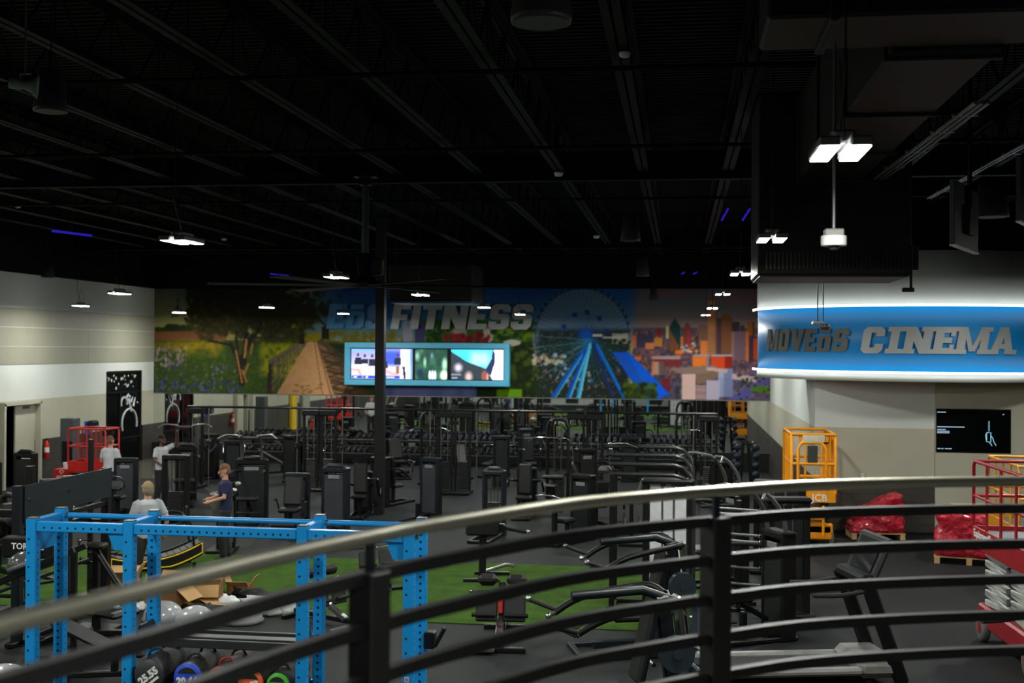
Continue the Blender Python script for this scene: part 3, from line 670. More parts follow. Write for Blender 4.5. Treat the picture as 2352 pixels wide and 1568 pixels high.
Pt.poly([(1406, 808), (1440, 808), (1538, 906), (1504, 920), (1480, 918)], (24, 96, 212)); Pt.poly([(1440, 808), (1452, 816), (1536, 902), (1500, 920)], (20, 104, 226)); Pt.put(Pt.mask(1406, 806, 1540, 922, 2) * np.clip(nz2 * 2 - 1.2, 0, 1), (20, 70, 170), .4)
for t in np.linspace(0, 1, 18): Pt.ell((1424 + 76 * t, 820 + 80 * t), 2.2, 2.2, (90, 100, 110))
Pt.dots(90, 1432, 880, 1505, 925, 5, 10, [(50, 66, 22), (34, 46, 18), (82, 96, 26)], 53)
def soften(C, n):
    for _ in range(n):
        P_ = np.pad(C, ((1, 1), (1, 1), (0, 0)), 'edge')
        C = .4 * C + .15 * (P_[:-2, 1:-1] + P_[2:, 1:-1] + P_[1:-1, :-2] + P_[1:-1, 2:])
    return C
Pt.C = soften(Pt.C, 1)
lum = Pt.C.mean(-1, keepdims=True); Pt.C = np.clip(lum + (Pt.C - lum) * 1.15, 0, 255); Pt.C = np.where(Pt.C < 110, Pt.C * (.80 + .20 * Pt.C / 110), Pt.C)
Pt.C *= (.70 + .30 * np.clip((X - 620) / 120, 0, 1))[..., None]   # colours darkened over the left part, full strength from the footbridge on
mural = print_mesh('mural', P3, Pt.C, vcol_mat('printed_mural', 0, .75), None, .95)
tag(mural, 'wide printed wall mural of park, footbridge, big wheel and city skyline', 'mural')
# --- letters mounted over the mural
def wall_sign(word, x0, x1, zc, hh, m, lab, shear=.16):
    root = thing('sign_lettering', lab, 'sign', ((x0 + x1) / 2, D - .02, zc)); b = Vector(root.location)
    Ls = [L_(c, False) for c in word]; gap = .07; tot = sum(w for _, w in Ls) + gap * (len(Ls) - 1); k = (x1 - x0 - shear * hh) / tot; x = x0 + shear * hh * .5
    for P, w in Ls:
        mb = MB()
        for ip, p in enumerate(P): mb.prism([Vector((x + k * px + shear * (py - .5) * hh, D - .05, zc + (py - .5) * hh)) - b for px, py in p], (0, -.09 - .002 * ip, 0))
        mb.build('letter', m, root); x += k * (w + gap)
zs0 = AY(1000, 727, D).z
wall_sign('EoS', AY(752, 727, D).x, AY(893, 727, D).x, zs0, .86, mat('blue_sign_letter', rgb(52, 120, 172), .4, var=.03), 'blue raised letters reading EoS mounted across the mural')
wall_sign('FITNESS', AY(899, 727, D).x, AY(1228, 727, D).x, zs0, .86, mat('grey_sign_letter', rgb(150, 152, 152), .4, var=.03), 'grey raised letters reading FITNESS mounted across the mural')
# --- framed row of three screens in front of the mural
Yv = D - .45; p0 = AY(792, 787, Yv); p1 = AY(1170, 886, Yv); sx0, sx1, sz1, sz0 = p0.x, p1.x, AY(981, 787, Yv).z, AY(981, 886, Yv).z
vw = thing('screen_wall', 'blue framed row of three lit screens hung in front of the mural', 'screens', ((sx0 + sx1) / 2, Yv, sz0)); vb = Vector(vw.location)
M_TEAL = mat('sky_blue_frame', rgb(92, 186, 222), .4, var=.02)
fr = MB(); b_ = .19; w_, h_ = sx1 - sx0, sz1 - sz0
fr.rbox((0, .1, b_ / 2), (w_, .3, b_), .02).rbox((0, .1, h_ - b_ / 2), (w_, .3, b_), .02)
for s_ in (-1, 1): fr.rbox((s_ * (w_ / 2 - b_ / 2), .1, h_ / 2), (b_, .3, h_ - 2 * b_ + .02), .02)
fr.build('frame', M_TEAL, vw); MB().box((0, .16, h_ / 2), (w_ - .1, .16, h_ - .1)).build('backing', BLACK2, vw)
for s_ in (-1, 1): MB().box((s_ * w_ * .3, .33, h_ / 2), (.3, .19, .3)).build('wall_bracket', BLACK, vw)
iw, ih = w_ - 2 * b_ - .06, h_ - 2 * b_ - .06
def screen(x0, x1, paint, nx=90):
    ny = 44; U, V = np.meshgrid(np.linspace(0, 1, nx), np.linspace(0, 1, ny))
    p = Paint(U * 100, V * 60); paint(p)
    P = np.stack([x0 + (x1 - x0) * U, np.full_like(U, .065), b_ + .03 + ih * (1 - V)], -1)
    return print_mesh('screen', P, p.C, VS, vw)
VS = vcol_mat('lit_screen', 1.5)
def sc1(p):
    p.C[:] = (150, 150, 240); p.put(np.clip((p.Y - 0) / 40, 0, 1), (215, 215, 250)); p.put(p.mask(46, 0, 100, 36, 8), (60, 90, 250)); p.rect(80, 0, 97, 60, (245, 245, 255)); p.rect(97, 0, 100, 60, (30, 160, 255)); p.poly([(0, 0), (45, 4), (45, 9), (0, 5)], (120, 190, 255))
    for x, y in ((11, 18), (22, 20), (34, 20), (54, 24), (76, 18)): p.ell((x, y - 6), 2.4, 4, (90, 60, 60)); p.poly([(x - 5, y), (x + 5, y), (x + 6, y + 14), (x - 6, y + 14)], (26, 30, 50)); 
    p.poly([(0, 32), (26, 30), (30, 42), (0, 40)], (255, 250, 250)); p.poly([(0, 39), (14, 40), (18, 56), (14, 56), (10, 44), (0, 43)], (220, 170, 160)); p.poly([(56, 40), (80, 52), (80, 58), (56, 48)], (240, 180, 180)); p.rect(73, 34, 79, 50, (150, 100, 60)); p.rect(0, 53, 80, 60, (20, 70, 230)); p.rect(3, 54.5, 10, 58.5, (230, 235, 255)); p.rect(23, 54, 28, 59, (240, 240, 255)); p.rect(17, 54, 20, 59, (190, 190, 90)); p.rect(57, 55, 72, 58.5, (210, 225, 255)); p.rect(34, 43, 42, 49, (235, 235, 250)); p.poly([(84, 36), (88, 36), (90, 60), (86, 60)], (40, 40, 60)); p.rect(82, 34, 96, 36, (190, 170, 190))
def sc2(p):
    p.C[:] = (24, 66, 52); n = fbm(p.X, p.Y, 18, 4); p.put(np.clip(n * 2.2 - .9, 0, 1), (60, 120, 92)); p.put(p.mask(0, 35, 30, 60, 10), (10, 44, 70)); p.ell((6, 14), 12, 14, (170, 220, 190), .8, .8); p.ell((30, 26), 7, 14, (180, 235, 190), .8, .7); p.ell((92, 30), 12, 18, (200, 250, 210), .9, .7); p.ell((90, 52), 16, 14, (235, 255, 220), 1, .5); p.ell((52, 12), 6, 8, (120, 170, 190), .7, .7)
    for x in (46, 54, 62): p.ell((x, 52), 5, 12, (225, 240, 255), 1, .3)
def sc3(p):
    p.C[:] = (46, 58, 66); p.poly([(-1, -1), (80, -1), (80, 14), (67, 38), (30, 24), (0, 4)], (70, 215, 255)); p.put(p.mask(30, -2, 81, 40, 14) * (p.C[..., 2] > 200), (190, 245, 255), .9); p.poly([(82, -1), (101, -1), (101, 61), (80, 61), (74, 50), (80, 20)], (252, 244, 255)); p.poly([(79, 3), (83, 3), (84, 24), (76, 52), (68, 38), (78, 24)], (30, 44, 92)); p.ell((14, 36), 11, 12, (215, 205, 220), 1, .7); p.ell((34, 54), 10, 14, (225, 190, 180), 1, .7); p.ell((64, 52), 7, 13, (150, 84, 74), 1, .4); p.ell((70, 54), 3, 10, (232, 170, 160), .8, .5); p.rect(0, 48, 20, 52, (150, 150, 160)); p.rect(1, 55, 13, 58, (170, 190, 240))
screen(-iw / 2, -iw / 2 + iw * .405, sc1); screen(-iw / 2 + iw * .425, -iw / 2 + iw * .635, sc2, 60); screen(-iw / 2 + iw * .66, iw / 2, sc3)
# ================================================================ CEILING SERVICES
JB = 7.0
M_STEELB = mat('black_painted_steel', rgb(9, 10, 10), 0.65, spec=.15)
jm = None; jx0 = 0.80
def joist():
    root = thing('roof_joist', 'black open web roof joist running from the balcony to the mural wall', 'joist', (0, YB, JB), 0, 'parallel black roof joists')
    L = D - YB
    b = MB()
    for dx in (-.06, .06): b.box((dx, L / 2, .03), (.07, L, .012)); b.box((dx * .35, L / 2, .06), (.012, L, .07))
    b.build('bottom_chord', M_STEELB, root)
    b = MB()
    for dx in (-.06, .06): b.box((dx, L / 2, .74), (.07, L, .012)); b.box((dx * .35, L / 2, .70), (.012, L, .07))
    b.build('top_chord', M_STEELB, root)
    w = MB(); n = int(L / 1.2)
    for i in range(n):
        y = .2 + i * 1.2; w.tube([(0, y, .05), (0, y + .6, .72)], .018, 6, False); w.tube([(0, y + .6, .72), (0, y + 1.2, .05)], .018, 6, False); w.tube([(0, y + .6, .72), (0, y + .6, .05)], .012, 6, False)
    w.build('web', M_STEELB, root); return root
j0 = joist(); k = -13
ORD = ['first', 'second', 'third', 'fourth', 'fifth', 'sixth', 'seventh', 'eighth', 'ninth', 'tenth', 'eleventh', 'twelfth', 'thirteenth', 'fourteenth', 'fifteenth', 'sixteenth', 'seventeenth', 'eighteenth', 'nineteenth', 'twentieth', 'twenty first', 'twenty second', 'twenty third', 'twenty fourth', 'twenty fifth', 'twenty sixth', 'twenty seventh']
for i in range(-12, 7):
    x = jx0 + i * 1.425; lb = 'black open web roof joist running in depth, %s from the left wall' % ORD[i + 12]
    if i == -12: j0.location.x = x; j0['label'] = lb
    else: dup(j0, (x, YB, JB), None, lb)
# cross pipes (sprinkler mains)
for k, Yp_ in enumerate((12.4, 17.2, 23.2, 35.6)):
    o = MB().tube([(XL, Yp_, JB - .05), ((AD(2022, 152, 8.3).x - .02) if Yp_ < 13 else XE if Yp_ < 25 else XR + 2, Yp_, JB - .05)], .03, 8).build('sprinkler_pipe', M_STEELB)
    tag(o, 'thin black sprinkler main crossing under the joists, %s from the balcony' % ['nearest', 'second', 'third', 'farthest'][k], 'pipe', 'sprinkler mains')
# steel cross girders
for k, Yg in enumerate((20.4, 34.2)):
    g = MB(); 
    for dz in (.02, .5): g.box(((XL + XE) / 2 if Yg < 25 else (XL + XR) / 2 - .2, Yg, JB + dz - .1), (XE - XL if Yg < 25 else XR - XL - .5, .16, .02))
    g.box(((XL + XE) / 2 if Yg < 25 else (XL + XR) / 2 - .2, Yg, JB + .16), (XE - XL if Yg < 25 else XR - XL - .5, .02, .5))
    tag(g.build('steel_girder', M_STEELB), 'black steel cross girder between roof joists, %s one' % ('nearer' if k == 0 else 'farther'), 'girder', 'cross girders')
# pendant high-bay LED lights --------------------------------------
PANEL = emit('led_panel', (0.98, 1.0, 0.93, 1), LAMP)
ROWN = ['front', 'second', 'third', 'fourth', 'fifth', 'rear']
def bay(x, y, lab, d=None):
    zl = 5.03 if x > -16 else 5.08
    if d is None:
        root = thing('pendant_light', lab, 'light', (x, y, zl), 0, 'twin panel pendant lights')
        h = MB()
        for s_ in (-1, 1): h.rbox((s_ * .078, 0, .03), (.115, .52, .05), .01)
        h.rbox((0, 0, .07), (.12, .3, .07), .01); h.build('housing', GREYM, root)
        for s_ in (-1, 1): MB().box((s_ * .078, 0, .0035), (.092, .47, .005)).build('led_panel', PANEL, root, 'glowing white LED panel')
        MB().tube([(0, 0, .1), (0, -.22, .42), (0, -.02, CEIL - .02 - zl)], .006, 5).tube([(0, .22, .06), (0, 0, .5)], .003, 4).tube([(0, -.2, .06), (0, 0, .5)], .003, 4).build('cable', BLACK, root)
        return root
    return dup(d, (x, y, zl), None, lab)
lab_l = {}
names = {0: 'large bright pendant light under the black air duct at right', 1: 'pendant light second in the right hand row, above the curved fascia', 2: 'pendant light third in the right hand row, beside the duct end', 3: 'pendant light fourth in the right hand row, over the printed skyline', 4: 'small pendant light fifth in the right hand row before the tall mural tower', 5: 'small pendant light last in the right hand row, before the mural skyline', 6: 'large pendant light in the dark at upper left, nearest of its row', 7: 'pendant light just left of the hanging fan mast', 8: 'pendant light hanging behind the black ceiling unit by the fan', 9: 'pendant light in front of the grey letter N of the mural sign', 10: 'small pendant light in front of the grey letter S of the mural sign', 11: 'pendant light in front of the left wall top white band', 12: 'pendant light before the printed big tree', 13: 'small pendant light before the printed footbridge roof', 14: 'leftmost small pendant light, over the taupe wall panels', 15: 'small pendant light before the printed yellow sky in the corner'}
b0 = None
for i, (x, y) in enumerate(FIXTURES):
    lab = names.get(i) or 'pendant light outside the picture, %s row, %s column' % ({0.6: 'behind the camera', 5.2: 'balcony edge', 10.8: 'second', 16.4: 'third', 22.0: 'fourth', 22.4: 'fourth'}[y], {.8: 'middle', -4.8: 'centre left', -10.8: 'left', -15.5: 'far left', 6.4: 'far right'}[x])
    b = bay(x, y, lab, b0); b0 = b0 or b
# speakers, sensors -------------------------------------------------
def speaker(px, py, dep, rad, hh, lab, d0=None):
    p = AD(px, py, dep)
    root = thing('pendant_speaker', lab, 'speaker', p, 0, 'black pendant speakers')
    M_SP = mat('black_speaker_shell', rgb(40, 40, 44), .5)
    MB().lathe([(rad * .62, hh), (rad * .7, hh * .98), (rad * .88, hh * .4), (rad, .03), (rad * .97, 0), (rad * .9, 0.0)], 24).build('shell', M_SP, root)
    MB().lathe([(rad * .9, -.004), (rad * .89, .002)], 24).build('grille', mat('speaker_grille', rgb(58, 58, 60), .6), root)
    MB().cyl((0, 0, hh), (0, 0, hh + .08), .02, n=8).tube([(0, 0, hh + .08), (0, 0, CEIL - .02 - p.z)], .006, 5).build('cable', BLACK, root)
speaker(1243, 52, 7.0, .185, .5, 'large black pendant speaker cut off by the top edge of the picture')
speaker(116, 256, 11.5, .165, .40, 'black pendant speaker beside the white horn at upper left')
speaker(1448, 553, 21.5, .185, .50, 'black pendant speaker hanging above the printed skyline on a long cable, nearer one')
speaker(1476, 634, 31.5, .18, .50, 'black pendant speaker just below and right of another, above the mural edge')
speaker(1501, 690, 37.0, .145, .38, 'small black pendant speaker hanging in front of the printed sky')
speaker(110, 637, 31.0, .17, .42, 'black pendant speaker at the top edge of the left wall')
speaker(2277, 498, 15.0, .22, .42, 'black pendant speaker between the hanging displays at right')
hp = AD(58, 196, 10.0)
hs = thing('horn_speaker', 'white horn loudspeaker hung beside a black pendant speaker', 'speaker', hp)
Mh = Matrix.Rotation(math.radians(96), 4, 'Y') @ Matrix.Rotation(math.radians(-25), 4, 'X')
MB().lathe([(.035, -.13), (.045, -.12), (.045, -.03), (.03, -.02), (.055, .05), (.1, .1), (.085, .1)], 20, Mh).build('horn', mat('pale_grey_horn', rgb(150, 160, 160), .4), hs)
MB().tube([(-.03, 0, 0), (-.05, 0, .10), (.06, 0, .10), (.05, 0, .02)], .010, 6).tube([(0, 0, .1), (0, 0, CEIL - .02 - hp.z)], .008, 6).build('bracket', GREYM, hs)
for k, (px, py, dep, rr_) in enumerate([(1435, 124, 11.9, .062), (1283, 399, 20.2, .08), (1370, 543, 31.0, .085), (515, 549, 30.5, .07), (40, 474, 26.5, .07)]):
    p = AD(px, py, dep); root = thing('ceiling_sensor', ['white dome sensor on a joist, nearest and highest in the picture', 'white dome sensor on a joist, right of the picture centre', 'small white dome sensor far off, above the big wheel', 'small white dome sensor above the printed tree', 'tiny white dome sensor at the far left edge'][k], 'sensor', p)
    MB().lathe([(rr_ * .55, -rr_ * .55), (rr_ * .8, -rr_ * .45), (rr_, rr_ * .05), (rr_, rr_ * .25), (rr_ * .8, rr_ * .3)], 18).build('dome', WHITEP, root)
    MB().cyl((0, 0, rr_ * .3), (0, 0, CEIL - .02 - p.z), .01, n=6).build('stem', BLACK, root)
# white camera puck on a pole
p = AD(1915, 556, 7.6); cp = thing('ceiling_camera', 'white round camera on a pole under the brightest pendant light', 'camera', p); cp.scale = (.81, .81, .81)
MB().lathe([(.07, -.03), (.098, -.03), (.10, -.02), (.10, .045), (.095, .05)], 28).build('ring', WHITEP, cp)
MB().lathe([(.003, -.064), (.03, -.058), (.045, -.04), (.05, -.028)], 20).build('lens_dome', mat('smoked_lens', rgb(60, 64, 66), .08), cp)
MB().rbox((0, 0, .075), (.15, .12, .06), .01).build('mount', mat('grey_plastic', rgb(130, 130, 126), .5), cp)
MB().cyl((0, 0, .1), (0, 0, (5.98 - p.z) / .81), .014, n=8).build('pole', GREYM, cp)
p = AD(1884, 742, 15.5); c2_ = thing('ceiling_camera', 'small twin camera on two rods before the dark MOVEoS letters', 'camera', p)
MB().lathe([(.02, -.05), (.06, -.04), (.07, 0), (.06, .03)], 16, Matrix.Translation((.06, 0, -.04))).build('dome', GREYM, c2_); MB().rbox((-.03, 0, .0), (.16, .1, .05), .015).build('housing', mat('pale_plastic', rgb(170, 172, 170), .4), c2_)
for dx in (-.035, .035): MB().cyl((dx, 0, .0), (dx, 0, 5.0 - p.z), .008, n=6).build('rod', BLACK, c2_)
# big ceiling fan ----------------------------------------------------
p = AD(838, 655, 20.6); zt = JB + .02 - p.z
fan = thing('ceiling_fan', 'huge black ceiling fan on a long mast left of the column', 'fan', p)
MB().cyl((0, 0, .5), (0, 0, zt), .062, n=14).build('mast', mat('dull_steel_mast', rgb(78, 88, 90), .35, .5), fan)
MB().rbox((0, 0, zt - .03), (.4, .3, .06), .01).box((0, 0, zt - .12), (.2, .16, .14)).build('beam_clamp', BLACK, fan)
MB().lathe([(.1, .56), (.16, .5), (.12, .2), (.2, .1), (.3, .06), (.3, -.02), (.1, -.05)], 20).build('hub', BLACK2, fan)
MB().rbox((.2, .05, .33), (.22, .22, .30), .03).build('motor', BLACK2, fan); MB().box((.315, .05, .36), (.006, .05, .14)).build('warning_tag', mat('amber_decal', rgb(150, 120, 10), .5), fan)
for i in range(6):
    a = math.radians(14 + 60 * i); Mr = Matrix.Rotation(a, 4, 'Z') @ Matrix.Translation((1.45, 0, 0)) @ Matrix.Rotation(math.radians(10), 4, 'X')
    MB().rbox((0, 0, 0), (2.5, .17, .02), .008, None, Mr).build('blade', mat('black_fan_blade', rgb(40, 44, 48), .3), fan)
for a in (35, 150, 265): MB().tube([(.15 * math.cos(math.radians(a)), .15 * math.sin(math.radians(a)), .45), (2.6 * math.cos(math.radians(a)), 2.6 * math.sin(math.radians(a)), zt)], .005, 4).build('guy_wire', BLACK, fan)
# black ceiling unit behind the fan
p0 = AD(890, 690, 31.6); p1 = AD(1086, 690, 31.6); w_ = (p1 - p0).length
un = thing('ceiling_unit', 'square black air unit hanging right of the column top', 'air unit', ((p0.x + p1.x) / 2, (p0.y + p1.y) / 2, p0.z))
MB().rbox((0, .9, .5), (w_, 1.8, 1.0), .03).build('case', BLACK2, un); MB().rbox((0, .9, -.03), (w_ * .96, 1.72, .06), .01).build('diffuser', mat('dark_teal_rim', rgb(48, 66, 72), .4), un)
for sx in (-1, 1):
    for yy in (.2, 1.6): MB().cyl((sx * w_ * .44, yy, 1.0), (sx * w_ * .44, yy, CEIL - .02 - p0.z), .012, n=6).build('hanger_rod', BLACK, un)
# ducts at right -----------------------------------------------------
dx0, dx1 = AD(1742, 632, 14.0).x, AD(2090, 630, 14.0).x; zb = AD(1910, 631, 14.0).z; Yd = AD(1910, 631, 14.0).y
M_DUCT = mat('black_duct_metal', rgb(24, 25, 25), .55, spec=.3)
du = thing('air_handler', 'large black air handler box with louvred face above the blue sign', 'air unit', ((dx0 + dx1) / 2, Yd, zb)); wd_ = dx1 - dx0
MB().rbox((0, .70, 1.1), (wd_, 1.4, 2.2), .02, Matrix.Rotation(0, 4, 'Z')).build('case', M_DUCT, du)
MB().rbox((0, .70, -.012), (wd_ * .97, 1.34, .024), .008).build('bottom_pan', mat('dull_black_pan', rgb(42, 41, 40), .5), du)
for i in range(34): MB().box((-wd_ / 2 + .1 + i * (wd_ - .2) / 33, -.012, .17), (.025, .03, .2)).build('louvre', mat('louvre_black', rgb(20, 20, 20), .4), du)
MB().rbox((wd_ / 2 + .02, -.03, .2), (.08, .12, .3), .01).box((wd_ / 2 - .02, -.03, -.06), (.03, .03, .26)).rbox((wd_ / 2 - .05, -.03, -.18), (.14, .05, .05), .01).build('drain_pipe', BLACK, du)
z_d = 6.0; xa, xb = AD(2022, 152, 8.3).x, AD(2262, 190, 8.3).x
dt = thing('air_duct', 'long black rectangular air duct running back under the roof at right', 'duct', ((xa + xb) / 2, 8.2, z_d)); wd2 = xb - xa
LD = Yd - 8.26
MB().rbox((0, LD / 2, .5), (wd2, LD, 1.0), .02).build('duct_body', M_DUCT, dt)
for i in range(4): MB().rbox((0, (.1 + i * (LD - .2) / 3), .5), (wd2 + .06, .06, 1.06), .01).build('flange', M_DUCT, dt)
pb = thing('air_duct', 'black branch duct crossing the top right corner', 'duct', (xb + 1.4, 7.75, z_d + .03))
MB().rbox((-.9, 0, .5), (4.2, .8, 1.0), .02).build('duct_body', M_DUCT, pb)
for i in range(3): MB().rbox((-2.6 + i * 1.4, 0, .5), (.06, .86, 1.06), .01).build('flange', M_DUCT, pb)
for k, (a, b) in enumerate([((2240, 235, 9.0), (2010, 410, 13.2)), ((2352, 330, 12.0), (2130, 455, 19.0))]):
    A, B = AD(*a), AD(*b); o = thing('cable_tray', ['galvanised conduit bundle slanting below the long duct', 'thin conduit run near the right edge under the roof'][k], 'conduit', A)
    v = B - A
    for j in range(3 - k): MB().tube([(j * .05, 0, 0), (v.x + j * .05, v.y, v.z)], .016, 6).build('conduit', mat('galvanised_conduit', rgb(112, 112, 110), .4, .7), o)
    for t in (.12, .3, .55, .8): MB().box((v.x * t + .05, v.y * t, v.z * t), (.2, .04, .02)).build('strut', GREYM, o)
for k, (a, b, dep) in enumerate([((2186, 562), (2242, 538), 12.0), ((2338, 508), (2392, 486), 12.0)]):
    A, B = AD(a[0], a[1], dep), AD(b[0], b[1], dep + 1.1); v = B - A; L = math.hypot(v.x, v.y); an = math.atan2(v.y, v.x)
    o = thing('hanging_display', ['dark hanging display panel left of a pendant speaker, seen edge on', 'dark hanging display panel cut by the right edge of the picture'][k], 'display', A, an)
    MB().rbox((L / 2, 0, .34), (L, .05, .68), .01).build('panel', mat('dark_display_back', rgb(48, 50, 52), .5), o); MB().box((L / 2, -.005, .0), (L, .06, .014)).build('bottom_edge', WHITEP, o)
    MB().rbox((L / 2, -.05, .3), (.3, .07, .3), .01).build('bracket', BLACK, o); MB().cyl((L / 2, -.05, .3), (L / 2, -.05, CEIL - .02 - A.z), .025, n=8).build('pole', BLACK, o)
# glowing tubes added for unidentified thin blue streaks between the joists
BLUEL = emit('blue_led', (0.05, 0.03, 1.0, 1), 0.35)
for k, (a, b, dep) in enumerate([((1658, 505), (1672, 480), 20), ((1706, 505), (1722, 480), 20), ((120, 530), (210, 541), 18), ((622, 629), (662, 633), 30), ((1566, 629), (1572, 625), 32), ((1593, 629), (1600, 625), 32)]):
    A, B = AD(a[0], a[1], dep), AD(b[0], b[1], dep * 1.03); v = B - A
    o = thing('blue_light_strip', ['blue light strip under the roof, left of the nearer pair at right', 'blue light strip under the roof, right of the nearer pair at right', 'long blue light strip in the dark at upper left', 'blue light strip above the printed tree', 'tiny blue light strip, left of the far pair', 'tiny blue light strip, right of the far pair'][k], 'light', A)
    MB().tube([(0, 0, 0), tuple(v)], .02, 6).build('tube', BLUEL, o); MB().cyl((v.x / 2, v.y / 2, v.z / 2), (v.x / 2, v.y / 2, CEIL - .02 - A.z), .006, n=5).build('hanger', BLACK, o)
# ================================================================ BALCONY RAIL
ZR = 3.45
pts = [Vector((-1.56, 1.2, ZR)), Vector((-1.46, 1.7, ZR))] + [AZ(x, y, ZR) for x, y in ((0, 1436), (300, 1362), (600, 1286), (850, 1232), (1000, 1204), (1300, 1158), (1500, 1139), (1645, 1128), (1900, 1113), (2352, 1105))]
pts += [pts[-1] + Vector((.9, .12, 0)), pts[-1] + Vector((2.0, .02, 0))]
path = smooth_path(pts, 10)
Larr = [0.0]
for a, b in zip(path[:-1], path[1:]): Larr.append(Larr[-1] + (b - a).length)
def at_len(l):
    for i in range(len(path) - 1):
        if Larr[i + 1] >= l: return path[i].lerp(path[i + 1], (l - Larr[i]) / (Larr[i + 1] - Larr[i]))
    return path[-1]
def near_len(p):
    return min(range(len(path)), key=lambda i: (path[i] - p).length)
rail = thing('balcony_railing', 'curved balcony railing with steel handrail, black posts and square bars', 'railing', (path[60].x, path[60].y, 2.38))
rb = Vector(rail.location)
M_HAND = mat('brushed_handrail', rgb(176, 174, 158), .42, .92, var=.05)
M_RAILB = mat('black_rail_paint', rgb(16, 17, 18), .5, spec=.4)
MB().tube([p - rb for p in path], .0225, 16).build('handrail', M_HAND, rail, 'brushed steel round handrail')
i1, i2 = near_len(AZ(850, 1232, ZR)), near_len(AZ(1645, 1128, ZR)); gap_ = Larr[i2] - Larr[i1]
posts = [Larr[i1] - gap_, Larr[i1], Larr[i2], Larr[i2] + gap_, Larr[i2] + 2 * gap_]; posts = [l for l in posts if 0 < l < Larr[-1]]
hgt = [0.0] + []
for l in posts:
    p = at_len(l); q = at_len(min(l + .05, Larr[-1])); an = math.atan2((q - p).y, (q - p).x)
    M4 = Matrix.Translation(p - rb) @ Matrix.Rotation(an, 4, 'Z')
    MB().rbox((0, 0, (2.38 - ZR - .10) / 2 + .0), (.09, .09, ZR - .10 - 2.38), .004, None, M4).build('post', M_RAILB, rail)
    MB().box((0, 0, -.06), (.03, .012, .09), None, M4).build('bracket', NAVY, rail, 'small blue grey bracket under the handrail')
    MB().rbox((0, 0, 2.38 - ZR + .006), (.16, .16, .012), .003, None, M4).build('base_plate', M_RAILB, rail)
# square bars between the posts
edges = [0.02] + posts + [Larr[-1]]
for drop in (.665, .815, .965, 1.115 - .55 + .55, 1.265):
    dz = -(drop - .55)
    if ZR + dz < 2.42: continue
    for a, b in zip(edges[:-1], edges[1:]):
        n = max(3, int((b - a) / .08)); P = [at_len(a + .04 + (b - a - .08) * k / n) for k in range(n + 1)]
        vs, fs = [], []
        for k, p in enumerate(P):
            t = (P[min(k + 1, n)] - P[max(k - 1, 0)]).normalized(); nn = Vector((-t.y, t.x, 0)); s_ = .019
            for u_, w_ in ((-s_, -s_), (s_, -s_), (s_, s_), (-s_, s_)): vs.append(p - rb + nn * u_ + Vector((0, 0, w_ + dz)))
        for k in range(n):
            for j in range(4): fs.append((4 * k + j, 4 * k + 4 + j, 4 * k + 4 + (j + 1) % 4, 4 * k + (j + 1) % 4))
        fs += [(0, 1, 2, 3), (4 * n + 3, 4 * n + 2, 4 * n + 1, 4 * n)]
        MB().add(vs, fs).build('bar', M_RAILB, rail)
# balcony slab the rail stands on
out = [p.copy() for p in path]
poly = [(p.x + .0, p.y) for p in out]; 
edge = []
for i, p in enumerate(out):
    t = (out[min(i + 1, len(out) - 1)] - out[max(i - 1, 0)]).normalized(); nn = Vector((-t.y, t.x, 0)); q = p + nn * .12; edge.append((q.x, q.y))
poly = edge + [(XE, edge[-1][1]), (XE, YB), (edge[0][0], YB)]
sl = MB().prism([(x, y, 2.0) for x, y in poly], (0, 0, .38)).build('floor_balcony', mat('balcony_floor', rgb(90, 88, 84), .6)); struct(sl, 'balcony floor slab under the railing')
for k, (x, y) in enumerate(((.5, 1.0), (5.5, 2.0), (5.5, -2))): struct(MB().box((x, y, 1.0), (.3, .3, 2.0)).build('trim_%d' % (10 + k), M_BLACKWALL))
# tall black column
cp_ = AZ(871, 1180); 
struct(MB().rbox((cp_.x, cp_.y, JB / 2 + .05), (.22, .22, JB + .1), .008).build('trim_1', mat('column_black', rgb(14, 15, 16), .5, spec=.35)), 'tall square black steel column standing among the machines')
# ================================================================ GYM MACHINES
def FP(px, py): return AZ(px, py, 0.0)
GRIP = mat('black_foam_grip', rgb(22, 22, 22), .7)
def base_frame(mb, w, y0, y1):
    for s in (-1, 1): mb.rbox((s * w / 2, (y0 + y1) / 2, .04), (.07, y1 - y0, .06), .012)
    for y in (y0 + .04, y1 - .04): mb.rbox((0, y, .035), (w + .1, .08, .06), .012)
    for s in (-1, 1):
        for y in (y0 + .05, y1 - .05): mb.cyl((s * w / 2, y, 0), (s * w / 2, y, .02), .035, n=8)
def stack_parts(root, w, y, h, hs=.62, n=12, rods=True):
    mb = MB()
    for i in range(n): mb.rbox((0, y, .12 + i * hs / n), (w * .62, .12, hs / n * .86), .004)
    mb.build('weight_stack', mat('weight_plate_black', rgb(20, 20, 21), .4), root)
    if rods:
        mb = MB()
        for s in (-1, 1): mb.cyl((s * w * .18, y - .01, .1), (s * w * .18, y - .01, h - .06), .013, n=8)
        mb.build('guide_rods', CHROME, root)
        MB().cyl((0, y, .12 + hs), (0, y, h - .04), .006, n=5).build('cable', BLACK, root)
def pad(root, name, c, d, rot=None, m=None): return MB().rbox(c, d, .035, rot).build(name, m or PAD, root)
def RX(a): return Matrix.Rotation(math.radians(a), 4, 'X')
def RY(a): return Matrix.Rotation(math.radians(a), 4, 'Y')
